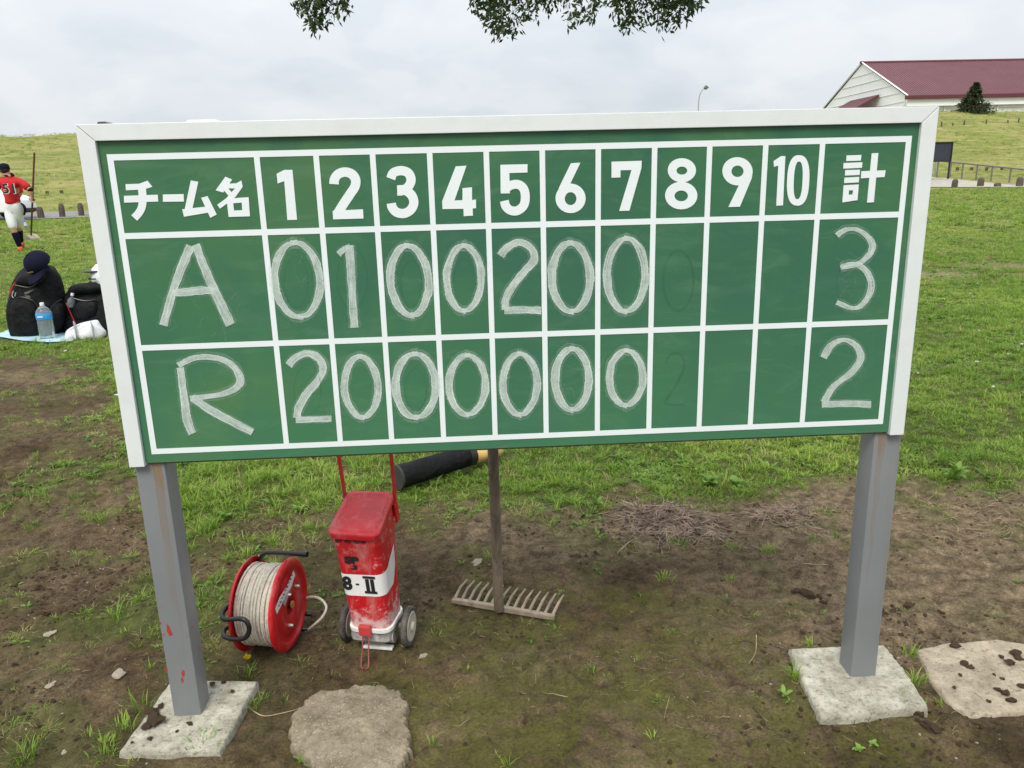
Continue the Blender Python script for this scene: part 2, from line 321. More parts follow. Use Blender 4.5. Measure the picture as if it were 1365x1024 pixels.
# ------------------------------------------------------------------ builders
class MB:
    def __init__(s): s.v = []; s.f = []; s.uv = None
    def add(s, vs, fs):
        o = len(s.v); s.v += [tuple(a) for a in vs]; s.f += [tuple(i+o for i in f) for f in fs]; return s
    def box(s, c, d, rot=None):
        q = []
        for z in (-.5, .5):
            for x, y in ((-.5, -.5), (.5, -.5), (.5, .5), (-.5, .5)):
                p = Vector((x*d[0], y*d[1], z*d[2]))
                if rot: p = rot @ p
                q.append(p+Vector(c))
        return s.add(q, [(3, 2, 1, 0), (4, 5, 6, 7), (0, 1, 5, 4), (1, 2, 6, 5), (2, 3, 7, 6), (3, 0, 4, 7)])
    def tube(s, pts, r, n=8, cap=True, flat=1.0):
        pts = [Vector(p) for p in pts]; k = len(pts); rs = r if hasattr(r, '__len__') else [r]*k
        vs = []; ref = None
        for i, p in enumerate(pts):
            t = (pts[min(i+1, k-1)]-pts[max(i-1, 0)]).normalized()
            if ref is None:
                ref = Vector((0, 0, 1)) if abs(t.z) < .9 else Vector((1, 0, 0))
            a = t.cross(ref).normalized(); b = a.cross(t).normalized(); ref = b
            for j in range(n):
                g = 2*pi*j/n; vs.append(p+a*cos(g)*rs[i]+b*sin(g)*rs[i]*flat)
        fs = [(i*n+j, i*n+(j+1) % n, (i+1)*n+(j+1) % n, (i+1)*n+j) for i in range(k-1) for j in range(n)]
        if cap: fs += [tuple(range(n))[::-1], tuple((k-1)*n+j for j in range(n))]
        return s.add(vs, fs)
    def loft(s, secs, cap=True):
        n = len(secs[0]); vs = [p for q in secs for p in q]; k = len(secs)
        fs = [(i*n+j, i*n+(j+1) % n, (i+1)*n+(j+1) % n, (i+1)*n+j) for i in range(k-1) for j in range(n)]
        if cap: fs += [tuple(range(n))[::-1], tuple((k-1)*n+j for j in range(n))]
        return s.add(vs, fs)
    def lathe(s, prof, axis_m=None, n=32, cap=True):
        secs = []
        for r, h in prof:
            q = [Vector((r*cos(2*pi*j/n), r*sin(2*pi*j/n), h)) for j in range(n)]
            if axis_m is not None: q = [axis_m @ a for a in q]
            secs.append(q)
        return s.loft(secs, cap)
    def mesh(s, name):
        me = bpy.data.meshes.new(name); me.from_pydata(s.v, [], s.f); me.update(); return me
    def obj(s, name, mat, parent=None, smooth=False, bevel=0, sub=0, ang=35):
        me = s.mesh(name)
        bm = bmesh.new(); bm.from_mesh(me); bmesh.ops.recalc_face_normals(bm, faces=bm.faces)
        if bevel: bmesh.ops.bevel(bm, geom=[e for e in bm.edges if len(e.link_faces) == 2 and e.calc_face_angle(0) > .6], offset=bevel, segments=2, affect='EDGES', profile=.6)
        bm.to_mesh(me); bm.free()
        o = bpy.data.objects.new(name, me); C.objects.link(o)
        if mat: me.materials.append(mat)
        if parent: o.parent = parent
        if smooth:
            me.polygons.foreach_set('use_smooth', [True]*len(me.polygons))
            try: me.set_sharp_from_angle(angle=radians(ang))
            except Exception: pass
        if sub: md = o.modifiers.new('sub', 'SUBSURF'); md.levels = sub; md.render_levels = sub
        return o
def thing(name, label, cat, loc=(0, 0, 0), rotz=0, group=None):
    o = bpy.data.objects.new(name, None); C.objects.link(o); o.location = loc; o.rotation_euler = (0, 0, rotz)
    o.empty_display_size = .1
    return tag(o, label, cat, group)
def tag(o, label=None, cat=None, group=None, kind=None):
    if label: o['label'] = label
    if cat: o['category'] = cat
    if group: o['group'] = group
    if kind: o['kind'] = kind
    return o
def struct(o): o['kind'] = 'structure'; return o
def kids(o): return [c for c in bpy.data.objects if c.parent == o]
def copy_tree(o, parent=None):
    c = o.copy(); C.objects.link(c); c.parent = parent
    for k in kids(o): copy_tree(k, c)
    return c
def catmull(pts, n=8, closed=False):
    p = [Vector(q) for q in pts]; o = []; k = len(p)
    rg = range(k) if closed else range(k-1)
    for i in rg:
        a, b, c, d = (p[(i-1) % k], p[i], p[(i+1) % k], p[(i+2) % k]) if closed else (p[max(i-1, 0)], p[i], p[i+1], p[min(i+2, k-1)])
        for j in range(n):
            t = j/n; o.append(.5*((2*b)+(-a+c)*t+(2*a-5*b+4*c-d)*t*t+(-a+3*b-3*c+d)*t**3))
    if not closed: o.append(p[-1])
    return o
def superel(cx, cy, rx, ry, z, n=24, e=.5):
    q = []
    for j in range(n):
        a = 2*pi*j/n; c, s_ = cos(a), sin(a)
        q.append(Vector((cx+rx*math.copysign(abs(c)**e, c), cy+ry*math.copysign(abs(s_)**e, s_), z)))
    return q

# numpy value noise / fbm
_perm = rng.random((256, 256))
def vnoise(x, y):
    xi = np.floor(x).astype(int); yi = np.floor(y).astype(int); fx = x-xi; fy = y-yi
    fx = fx*fx*(3-2*fx); fy = fy*fy*(3-2*fy)
    a = _perm[xi % 256, yi % 256]; b = _perm[(xi+1) % 256, yi % 256]; c = _perm[xi % 256, (yi+1) % 256]; d = _perm[(xi+1) % 256, (yi+1) % 256]
    return (a*(1-fx)+b*fx)*(1-fy)+(c*(1-fx)+d*fx)*fy
def fbm(x, y, o=4, g=.5):
    r = 0; a = 1; t = 0
    for i in range(o):
        r = r+a*vnoise(x*2**i+17.3*i, y*2**i+5.1*i); t += a; a *= g
    return r/t
def sst(a, b, x):
    t = np.clip((x-a)/(b-a), 0, 1); return t*t*(3-2*t)

# ------------------------------------------------------------------ terrain
ROAD_A, ROAD_B = 32.2, .164
KL = ([0, 2, 4.6, 13.2, 19.7, 32.6, 49.9, 55, 75, 400], [.5, .50, .74, 1.43, 2.33, 4.04, 6.76, 6.85, 5, 5])
KR = ([0, 2, 6.7, 12, 17.4, 28.2, 39, 51.5, 57, 80, 400], [.5, .51, .6, .93, 1.38, 3.22, 5.96, 8.5, 8.5, 5, 5])
def terr(x, y):
    x = np.asarray(x, float); y = np.asarray(y, float)
    yl = ROAD_A+ROAD_B*x; s = y-yl
    t = np.clip(y-5, 0, None); base = .018*(t-2*(1-np.exp(-t/2)))
    tl = np.clip(yl-5, 0, None); bl = .018*(tl-2)
    wr = sst(-25, 38, x)
    k = np.interp(s, *KL)*(1-wr)+np.interp(s, *KR)*wr
    z = np.where(s < 0, base, k+(bl-.5)*np.exp(-np.clip(s, 0, None)/5)+(fbm(x*.22, y*.22, 3)-.5)*.35*sst(8, 40, s))
    return z
# turf edge: bare soil in front, turf behind
EDGE = [G(*q) for q in ((-500, 520), (-150, 500), (0, 480), (60, 478), (110, 492), (150, 560), (190, 660), (235, 735), (330, 722), (430, 698), (540, 688), (620, 676), (700, 686), (800, 690), (860, 672), (960, 668), (1060, 652), (1200, 640), (1365, 645), (1600, 665))]
EX = [p.x for p in EDGE]; EY = [p.y for p in EDGE]
def density(x, y):
    d = y-np.interp(x, EX, EY)
    n = fbm(x*1.7+3, y*1.7, 3)-.5; n2 = fbm(x*7, y*7+9, 3)-.5
    core = sst(-.12, .22, d+n*.55+n2*.30)
    # ragged band of thin growth in front of the turf at the left
    left = sst(.5, -.3, x)*sst(-2.9, -.3, x)*sst(-1.9, -.4, d)
    lf = left*sst(.40, .57, fbm(x*3.1+11, y*3.1, 4))*.85
    thin = sst(-1.9, -.1, d)*sst(.50, .66, fbm(x*5.1+31, y*5.1+7, 3))*.42
    # worn patch inside the turf behind the marker and behind the twigs
    worn = sst(.42, .15, np.hypot((x-.05)/1.0, (y-1.15)/.6))*.8+sst(.5, .2, np.hypot((x-.3)/1.2, (y-1.35)/.5))*.4
    core = core*(1-worn*sst(.42, .6, fbm(x*4, y*4, 3)))
    return np.clip(np.maximum(np.maximum(core, lf), thin), 0, 1)
def moss_mask(x, y):
    m = sst(.45, .05, y)*sst(-.1, .5, x)*sst(2.4, 1.6, x)
    m2 = sst(.75, .55, np.hypot((x-1.0)/1.0, (y-.25)/.6))
    return np.clip(np.maximum(m*.9, m2*.75), 0, 1)
def dry_mask(x, y):
    a = sst(1.2, 2.1, x)*sst(-.3, .4, y); b = sst(.9, .45, np.hypot((x-1.25)/.9, (y-1.0)/.4)); return np.clip(np.maximum(a, b*.8)+.25*sst(.45, .6, fbm(x*2+5, y*2, 3)), 0, 1)
def micro(x, y):
    """small relief of the trodden soil, metres"""
    a = (fbm(x*2.2, y*2.2, 3)-.5)*.045
    b = (fbm(x*9+4, y*9, 4, .65)-.5)*.042
    r = 1-np.abs(2*fbm(x*16+fbm(x*5, y*5, 2)*2, y*16+7, 4, .6)-1)
    return a+b+(r-.8)*.022
def flat_mask(x, y):
    """objects stand on trodden level spots"""
    k = np.ones_like(x)
    for cx, cy, rx, ry in ((.03, .05, .17, .19), (1.77, .04, .18, .18), (.44, -.01, .16, .17), (2.1, 0, .22, .18), (.46, .33, .14, .12), (.16, .31, .16, .14), (.85, .5, .2, .13)):
        k = np.minimum(k, sst(.8, 1.25, np.hypot((x-cx)/rx, (y-cy)/ry)))
    return k
def ground_z(x, y):
    x = np.asarray(x, float); y = np.asarray(y, float)
    near = sst(8, 3, y)*sst(7, 4.5, np.abs(x-.8))
    return terr(x, y)+micro(x, y)*near*(.25+.75*flat_mask(x, y))
def axis_pts(lo, a, b, hi, st, g):
    v = list(np.arange(a, b, st)); s = st
    while v[-1] < hi: s *= g; v.append(v[-1]+s)
    s = st; u = [a]
    while u[-1] > lo: s *= g; u.append(u[-1]-s)
    return np.array(u[:0:-1]+v)
xs = axis_pts(-500, -1.9, 3.3, 500, .0105, 1.05); ys = axis_pts(-12, -.35, 2.3, 900, .0105, 1.04)
X, Y = np.meshgrid(xs, ys); Z = ground_z(X, Y)
far_r = sst(60, 140, Y)
nx, ny = len(xs), len(ys)
me = bpy.data.meshes.new('ground')
co = np.stack([X, Y, Z], -1).reshape(-1, 3)
idx = np.arange(nx*ny).reshape(ny, nx)
fc = np.stack([idx[:-1, :-1], idx[:-1, 1:], idx[1:, 1:], idx[1:, :-1]], -1).reshape(-1, 4)
me.vertices.add(len(co)); me.vertices.foreach_set('co', co.ravel())
me.loops.add(fc.size); me.loops.foreach_set('vertex_index', fc.ravel().astype(np.int32))
me.polygons.add(len(fc)); me.polygons.foreach_set('loop_start', np.arange(0, fc.size, 4, dtype=np.int32))
me.update(calc_edges=True); me.validate()
me.polygons.foreach_set('use_smooth', np.ones(len(me.polygons), bool))
def setcol(me, name, r, g, b):
    a = me.color_attributes.new(name, 'FLOAT_COLOR', 'POINT'); q = np.ones((len(r), 4), np.float32); q[:, 0] = r; q[:, 1] = g; q[:, 2] = b
    a.data.foreach_set('color', q.ravel())
xf, yf = X.ravel(), Y.ravel(); SS = yf-ROAD_A-ROAD_B*xf
dens = np.where(yf > 6, 1, density(xf, yf))
setcol(me, 'cover', dens, moss_mask(xf, yf), dry_mask(xf, yf))
bands = sst(28, 32, SS)*.55+sst(12, 8, np.abs(SS-9))*.45+sst(3.0, .6, np.abs(yf-8.3-.03*xf))*sst(1, 4, xf)*.35
verge = sst(3.2, 4.2, SS)*sst(9, 6, SS)*sst(5, 20, xf)*.75
wornp = sst(.95, .3, np.abs(yf-8.4-.05*xf+fbm(xf, yf, 2)))*sst(2, 5, xf)*sst(.40, .62, fbm(xf*.9, yf*2.6, 4))
setcol(me, 'field', sst(7, 16, yf), np.clip(bands+.35*sst(10, 30, yf)+.5*sst(4, 9, SS)-.3*sst(2.5, .5, np.abs(SS-15)), 0, 1), np.clip(verge+wornp*.9, 0, 1))
me.materials.append(MT['soil'])
gr = bpy.data.objects.new('ground', me); C.objects.link(gr); struct(gr)

def strip(name, s0, s1, x0, x1, mat, dz=.03, fn=None):
    b = MB(); n = 90; vs = []; cols = 5
    for i in range(n+1):
        x = x0+(x1-x0)*i/n
        for k in range(cols):
            s = s0+(s1-s0)*k/(cols-1); y = ROAD_A+ROAD_B*x+s + (fn(x, s) if fn else 0)
            vs.append((x, y, float(terr(x, y))+dz))
    b.add(vs, [(i*cols+k, (i+1)*cols+k, (i+1)*cols+k+1, i*cols+k+1) for i in range(n) for k in range(cols-1)])
    return struct(b.obj(name, mat))
strip('road', .25, 3.6, -120, 12, MT['road'])


# ------------------------------------------------------------------ gymnasium beyond the embankment
bl = thing('gymnasium', 'large white hall with a long maroon ribbed metal roof beyond the grass embankment', 'building', (0, 0, 0))
YN = 113.0
c_near = P(1210, 127, 1, YN); X0 = c_near.x; ze = c_near.z
ap = P(1150, 84, 0, X0); yap = ap.y; zap = ap.z; yfar = 2*yap-YN; XE = X0+150; zb0 = 3.5
b = MB()
b.add([(X0, YN+.6, zb0), (X0, yfar-.6, zb0), (X0, yfar-.6, ze), (X0, yap, zap-.15), (X0, YN+.6, ze),
       (XE, YN+.6, zb0), (XE, yfar-.6, zb0), (XE, yfar-.6, ze), (XE, yap, zap-.15), (XE, YN+.6, ze)],
      [(0, 1, 2, 3, 4), (9, 8, 7, 6, 5), (0, 4, 9, 5), (1, 6, 7, 2)])
b.obj('wall', MT['wall'], bl)
def roofslope(y0, z0, y1, z1):
    b = MB(); vs = []; fs = []; n = int((XE-X0+1)/.42)
    d = Vector((0, y1-y0, z1-z0)).normalized(); nrm = Vector((0, -d.z, d.y)) if y1 > y0 else Vector((0, d.z, -d.y))
    xsx = []
    for i in range(n):
        x = X0-.08+i*.42
        for dx, h in ((0, 0), (.26, 0), (.30, .09), (.38, .09)): xsx.append((x+dx, h))
    for x, h in xsx:
        for yy, zz in ((y0, z0), (y1, z1)): vs.append(Vector((x, yy, zz))+nrm*h)
    for i in range(len(xsx)-1): fs.append((2*i, 2*i+2, 2*i+3, 2*i+1))
    b.add(vs, fs); o = b.obj('roof', MT['maroon'], bl); return o
roofslope(YN-.3, ze-.1, yap, zap); roofslope(yfar+.3, ze-.1, yap, zap)
b = MB(); b.box(((X0+XE)/2, YN-.35, ze-.35), (XE-X0+1, .3, .45)); b.obj('gutter', MT['maroon_dark'], bl)
b = MB(); b.tube([(X0-.15, YN-.3, ze-.05), (X0-.15, yap, zap+.1), (X0-.15, yfar+.3, ze-.05)], .12, 4); b.obj('verge_trim', MT['wall'], bl)
b = MB(); b.tube([(X0-.4, yap, zap+.05), (XE, yap, zap+.05)], .22, 6); b.obj('ridge_cap', MT['maroon_dark'], bl)
for k in range(8):           # panel courses on the gable, each joint its own strip
    z = zb0+8+k*1.32
    if z > zap-1: break
    t = 0 if z < ze else (z-ze)/(zap-ze)
    b = MB(); b.box((X0-.03, yap, z), (.08, max(.5, (yfar-YN-1.5)*(1-t)), .06)); b.obj('panel_joint', MT['wall_joint'], bl)
fz = ze-1.5
b = MB(); b.box(((X0+XE)/2, YN+.2, ze-1.05), (XE-X0, .5, .95)); b.obj('fascia_band', MT['wall'], bl)
b = MB(); b.box(((X0+XE)/2, YN+.45, fz-.35), (XE-X0, .12, .12)); b.obj('panel_joint', MT['wall_joint'], bl)
for k in range(12):
    b = MB(); b.tube([(X0+6+k*8, YN+.42, zb0), (X0+6+k*8, YN+.42, ze-1.4)], .11, 6); b.obj('downpipe', MT['wall_joint'], bl)
# lean-to with its own maroon roof on the gable
q0 = P(1172, 127, 0, X0-.1); q1 = P(1113, 141, 0, X0-4.5)
b = MB(); b.add([(X0-.2, q0.y-.2, q0.z+.1), (X0-.2, q0.y+9, q0.z+.1), (X0-6.5, q0.y+9, q0.z-3.2), (X0-6.5, q0.y-.2, q0.z-3.2),
                 (X0-.2, q0.y-.2, q0.z-.3), (X0-.2, q0.y+9, q0.z-.3), (X0-6.5, q0.y+9, q0.z-3.6), (X0-6.5, q0.y-.2, q0.z-3.6)],
                [(0, 1, 2, 3), (7, 6, 5, 4), (0, 3, 7, 4), (1, 5, 6, 2), (2, 6, 7, 3), (0, 4, 5, 1)]); b.obj('porch_roof', MT['maroon_dark'], bl)
b = MB(); b.box((X0-3.2, q0.y+4.4, (zb0+q0.z-3.4)/2), (5.8, 8.4, q0.z-3.4-zb0)); b.obj('porch_wall', MT['wall'], bl)

# ------------------------------------------------------------------ conifer
def leafcards(pts, dirs, size, mat, name, parent=None, tone=None, aspect=.45):
    n = len(pts); pts = np.asarray(pts, float); dirs = np.asarray(dirs, float)
    dirs /= np.linalg.norm(dirs, axis=1)[:, None]+1e-9
    rnd = rng.normal(size=(n, 3)); sd = np.cross(dirs, rnd); sd /= np.linalg.norm(sd, axis=1)[:, None]+1e-9
    nr = np.cross(dirs, sd)
    s = np.asarray(size)*np.ones(n); L_ = s[:, None]
    v = np.empty((n, 5, 3)); v[:, 0] = pts; v[:, 1] = pts+dirs*L_*.45+sd*L_*aspect*.5+nr*L_*.05
    v[:, 2] = pts+dirs*L_; v[:, 3] = pts+dirs*L_*.45-sd*L_*aspect*.5+nr*L_*.05; v[:, 4] = pts+dirs*L_*.5-nr*L_*.06
    o = np.arange(n)[:, None]*5
    f = np.concatenate([o+np.array([[0, 1, 4]]), o+np.array([[1, 2, 4]]), o+np.array([[2, 3, 4]]), o+np.array([[3, 0, 4]])])
    me = bpy.data.meshes.new(name); me.vertices.add(n*5); me.vertices.foreach_set('co', v.ravel())
    me.loops.add(f.size); me.loops.foreach_set('vertex_index', f.ravel().astype(np.int32))
    me.polygons.add(len(f)); me.polygons.foreach_set('loop_start', np.arange(0, f.size, 3, dtype=np.int32)); me.update(calc_edges=True)
    t = rng.random(n) if tone is None else np.clip(tone, 0, 1); a = me.color_attributes.new('tone', 'FLOAT_COLOR', 'POINT')
    q = np.ones((n*5, 4), np.float32); q[:, :3] = np.repeat(t, 5)[:, None]; a.data.foreach_set('color', q.ravel())
    me.materials.append(mat); o = bpy.data.objects.new(name, me); C.objects.link(o)
    if parent: o.parent = parent
    return o
def conifer(px, pytop, pybase, Yd, halfw):
    bse = P(px, pybase, 1, Yd); top = P(px, pytop, 1, Yd); h = top.z-bse.z+1.0; z0 = bse.z-1.0
    t = thing('conifer_tree', 'dark green conifer standing in front of the white hall on the embankment', 'tree', (bse.x, Yd, z0))
    b = MB(); b.tube([(0, 0, 0), (.05, 0, h*.5), (0, 0, h*.97)], [.28, .16, .03], 8); b.obj('trunk', MT['bark'], t, True)
    pts = []; dirs = []
    for i in range(120):
        u = (i+.5)/120; zc = h*(.10+.88*u); rad = halfw*(1-u)**1.15*(.55+.7*rng.random())+.05
        a = rng.random()*2*pi
        for k in range(100):
            w_ = rng.random()**.6; r = rad*w_
            p = (r*cos(a)+rng.normal()*.16*(1-u+.3), r*sin(a)+rng.normal()*.16*(1-u+.3), zc-.28*r+rng.normal()*.12*(.4+1-u)+.10*w_*rad)
            pts.append(p); dirs.append((cos(a)+rng.normal()*.5, sin(a)+rng.normal()*.5, -.1+rng.normal()*.45))
    leafcards(pts, dirs, rng.uniform(.14, .34, len(pts)), MT['conifer'], 'crown', t)
    return t
conifer(1297, 110, 150, 92, 3.0)

# ------------------------------------------------------------------ street lamp and vehicles on the far side of the crest
lp = P(931, 147, 1, 96); lt = P(939, 118, 1, 96)
t = thing('street_lamp', 'slim grey street lamp with curved neck rising behind the scoreboard', 'street lamp', (lp.x, 96, 4.8))
zt = lt.z-4.8
b = MB(); b.tube(catmull([(0, 0, 0), (0, 0, zt*.5), (0, 0, zt-1.5), (.12, 0, zt-.7), (.42, 0, zt-.12), (.62, 0, zt+.05)], 5), .07, 8); b.obj('pole', MT['grey_metal'], t, True)
b = MB(); b.loft([superel(0, 0, .08, .1, 0, 10), superel(.05, 0, .22, .2, .12, 10), superel(.1, 0, .26, .22, .42, 10), superel(.1, 0, .1, .1, .5, 10)])
o = b.obj('lamp_head', simple('lamp_head_grey', (.13, .15, .15), .5), t, True); o.location = (.62, 0, zt-.08); o.rotation_euler = (0, radians(35), 0)
def car(label, ptop, Yd, width, height, body, kind='car', z_drop=None):
    top = P(ptop[0], ptop[1], 1, Yd); t = thing('parked_'+kind, label, kind, (top.x, Yd, top.z-height))
    h = height; w2 = width/2
    prof = [(-w2, .28), (-w2, h*.55), (-w2*.72, h*.60), (-w2*.5, h*.95), (-w2*.3, h), (w2*.55, h), (w2*.75, h*.93), (w2*.97, h*.58), (w2, .5), (w2*.97, .28)]
    if kind == 'van': prof = [(-w2, .28), (-w2, h*.5), (-w2*.86, h*.9), (-w2*.75, h), (w2*.9, h), (w2, h*.93), (w2, .28)]
    b = MB(); n = len(prof)
    b.loft([[Vector((x, -.8, z)) for x, z in prof], [Vector((x, .8, z)) for x, z in prof]])
    b.obj('body', body, t, True, bevel=.06)
    for s in (-1, 1):
        for x in (-w2*.62, w2*.62):
            b = MB(); b.lathe([(.2, -.1), (.31, -.09), (.31, .09), (.2, .1)], Matrix.Translation((x, s*.76, .31)) @ Matrix.Rotation(pi/2, 4, 'X'), 16)
            b.obj('wheel', MT['tyre'], t, True)
        b = MB(); b.box((.0, s*.803, h*.76), (w2*1.05, .02, h*.24)); b.obj('window', MT['glass'], t, bevel=.008)
    return t
car('white van whose roof just shows over the top of the scoreboard near its left end', (270, 160.5), 84, 3.4, 1.9, MT['car_white'], 'van')
car('dark car whose rounded roof just shows over the top left corner of the scoreboard', (139, 163), 84, 1.5, 1.45, MT['car_dark'])

# ------------------------------------------------------------------ posts, bollards, hand rail, distant blackboard
def tz(x, y): return float(ground_z(x, y))
def groundhit(px, py, lo=10, hi=130):
    d = ray(px, py); a, bb = lo/d.y, hi/d.y
    f = lambda t: (EYE+d*t).z-tz((EYE+d*t).x, (EYE+d*t).y)
    prev = a; n = 400
    for i in range(1, n+1):
        t = a+(bb-a)*i/n
        if f(t) < 0:
            lo_, hi_ = prev, t
            for _ in range(30):
                mid = (lo_+hi_)/2
                if f(mid) < 0: hi_ = mid
                else: lo_ = mid
            return EYE+d*hi_
        prev = t
    return EYE+d*bb
def gravel():
    b = MB(); vs = []; n = 40; m_ = 8
    for i in range(n+1):
        px = 1215+170*i/n; near = 250.2; far = float(np.interp(px, [1215, 1262, 1300, 1340, 1385], [235, 238, 242.3, 246.5, 249.2]))
        for k in range(m_+1):
            q = groundhit(px, near+(far-near)*k/m_, 20, 120); vs.append((q.x, q.y, tz(q.x, q.y)+.03))
    b.add(vs, [(i*(m_+1)+k, (i+1)*(m_+1)+k, (i+1)*(m_+1)+k+1, i*(m_+1)+k+1) for i in range(n) for k in range(m_)]); struct(b.obj('gravel_path', MT['gravel']))
gravel()
def stub(name, label, cat, grp, px, py, w_, h_, mat, rnd=True, proto={}):
    p = groundhit(px, py); key = (name, round(w_, 2), round(h_, 2))
    if rnd:
        prof = [(w_*.5, -.1), (w_*.5, h_*.62), (w_*.46, h_*.8), (w_*.34, h_*.94), (w_*.12, h_)]
    else: prof = [(w_*.5, -.1), (w_*.52, h_*.97), (w_*.44, h_)]
    b = MB(); b.lathe(prof, None, 12 if rnd else 6)
    o = b.obj(name, mat, None, True); o.location = (p.x, p.y, tz(p.x, p.y)); o.rotation_euler = (0, radians(random.uniform(-6, 6)), random.random()*3)
    return tag(o, label, cat, grp)
gb = 'dark round-topped bollards along the road'
for px, py, w_, h_, lab in ((55.5, 291.5, .24, .47, 'dark round-topped bollard at the road edge nearest the player in red'),
        (83.5, 290, .23, .55, 'middle one of three dark bollards at the road edge left of the scoreboard'),
        (109, 288.5, .22, .55, 'dark bollard at the road edge beside the left edge of the scoreboard')):
    stub('bollard', lab, 'bollard', gb, px, py, w_, h_, MT['bollard'])
for px, py, w_, h_, lab in ((1272, 250, .30, .44, 'dark bollard at the gravel path nearest the right edge of the scoreboard'),
        (1306.5, 249, .33, .48, 'second dark bollard from the left at the right gravel path'),
        (1329.5, 249.5, .33, .22, 'low stubby dark bollard between two taller ones at the right path'),
        (1358.5, 249, .31, .48, 'rightmost dark bollard below the hand rail at the photo edge')):
    stub('bollard', lab, 'bollard', gb, px, py, w_, h_, MT['bollard'])
for k_, (px, py) in enumerate(((1276, 228), (1295, 228), (1315, 228), (1335, 227))):
    stub('marker_stub', ('leftmost', 'second from left', 'third from left', 'rightmost')[k_]+' of four small dark square stubs behind the hand rail', 'stub', 'small dark stubs behind the hand rail', px, py, .22, .27, MT['bollard'], False)
for k_, (px, py) in enumerate(((63, 259), (82.5, 258))):
    stub('marker_stub', ('left', 'right')[k_]+' one of two small dark stubs in the grass beyond the road', 'stub', 'small dark stubs beyond the road at the left', px, py, .17, .16, MT['bollard'], False)
for k_, (px, py) in enumerate(((32, 241), (53, 240), (73.5, 239), (94, 238))):
    stub('fence_post', ('leftmost', 'second from left', 'third from left', 'rightmost')[k_]+' of four thin grey posts on the left embankment slope', 'post', 'thin posts on the left embankment slope', px, py, .06, .27, MT['grey_metal'], False)
for k_, (px, py) in enumerate(((1255, 168.5), (1270, 168), (1285, 167), (1314.5, 165.5), (1343.5, 164), (1357.5, 163.5))):
    stub('fence_post', ('leftmost', 'second from left', 'third from left', 'fourth from left', 'fifth from left', 'rightmost')[k_]+' of six short dark posts high on the right embankment', 'post', 'thin posts high on the right embankment slope', px, py, .14, .46 if px in (1285, 1314.5, 1357.5, 1255) else .3, MT['bollard'], False)
# hand rail
hr = thing('hand_rail', 'grey tubular hand rail beside the gravel path on the right', 'railing', (0, 0, 0))
A = P(1251, 214.5, 1, 50.5); B = P(1405, 230, 1, 41.5); Bx = B-A
rail = [A+Bx*t_ for t_ in (0, .5, 1)]
MT['dark_metal'] = simple('dull_rail_metal', (.17, .16, .145), .6, .2)
b = MB(); b.tube(rail, .05, 8); b.obj('rail', MT['dark_metal'], hr, True)
for px in (1251, 1271, 1289, 1309.5, 1330, 1354, 1380, 1402):
    f_ = (px-1251)/(1405-1251); p = A+Bx*f_
    gz = P(px-.5, 231.5+17*f_, 1, p.y).z
    b = MB(); b.tube([(p.x, p.y, gz-.6), (p.x, p.y, p.z)], .05, 8); b.obj('post', MT['dark_metal'], hr, True)
for px in (1243, 1247.5):
    p = P(px, 232, 1, 51); q = P(px, 216, 1, 51)
    b = MB(); b.tube([(p.x, 51, p.z-.5), (q.x, 51, q.z)], .05, 8); b.obj('post', MT['grey_metal'], hr, True)
# distant blackboard
bb_ = thing('blackboard', 'dark slate board on posts standing far off beyond the right edge of the scoreboard', 'board', (0, 0, 0))
q = [P(1225, 190, 1, 47), P(1270.5, 190.5, 1, 47), P(1268.5, 215.5, 1, 47), P(1225, 216, 1, 47)]
cxm = (q[0].x+q[1].x)/2; czm = (q[0].z+q[2].z)/2; ww = q[1].x-q[0].x; hh = q[0].z-q[2].z
b = MB(); b.box((cxm, 47.03, czm), (ww-.1, .05, hh-.1)); b.obj('panel', MT['slate'], bb_)
for (x, z, sx_, sz_) in ((cxm, czm+hh/2-.03, ww, .06), (cxm, czm-hh/2+.03, ww, .06)):
    b = MB(); b.box((x, 47, z), (sx_, .1, sz_)); b.obj('frame_rail', MT['black_paint'], bb_)
for x in (cxm-ww/2+.03, cxm+ww/2-.03):
    b = MB(); b.box((x, 47.0, czm), (.06, .1, hh-.122)); b.obj('frame_rail', MT['black_paint'], bb_)
    b = MB(); b.box((x, 47.08, czm-hh/2-.1), (.09, .06, 1.9)); b.obj('post', MT['black_paint'], bb_)

# ------------------------------------------------------------------ the scoreboard
sb = thing('scoreboard', 'large green chalk scoreboard with white frame on two grey steel posts', 'scoreboard', (0, 0, 0))
ZT = ZB+H
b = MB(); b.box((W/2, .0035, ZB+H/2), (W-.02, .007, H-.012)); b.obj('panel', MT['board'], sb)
RW = .0345; YF, YB = -.009, .022
def prism(poly, y0, y1):
    b = MB(); n = len(poly)
    b.loft([[Vector((x, y0, z)) for x, z in poly], [Vector((x, y1, z)) for x, z in poly]]); return b
g_ = .0007
prism([(g_, ZT), (W-g_, ZT), (W-RW-g_, ZT-RW*.95), (RW+g_, ZT-RW*.95)], YF, YB).obj('frame_rail', MT['white_frame'], sb, bevel=.0012)
prism([(0, ZT-g_), (RW, ZT-RW*.95-g_), (RW-.001, ZB), (0, ZB)], YF, YB).obj('frame_rail', MT['white_frame'], sb, bevel=.0012)
prism([(W, ZT-g_), (W, ZB), (W-RW+.001, ZB), (W-RW, ZT-RW*.95-g_)], YF, YB).obj('frame_rail', MT['white_frame'], sb, bevel=.0012)
b = MB(); b.box((W/2, .0145, ZB+.004), (W-2*RW-.004, .013, .008)); b.obj('bottom_edge', simple('rusty_edge', (.09, .10, .06), .8, var=.5, vscale=40, dirt=(.25, .12, .05), dirtamt=.4, dscale=30), sb)
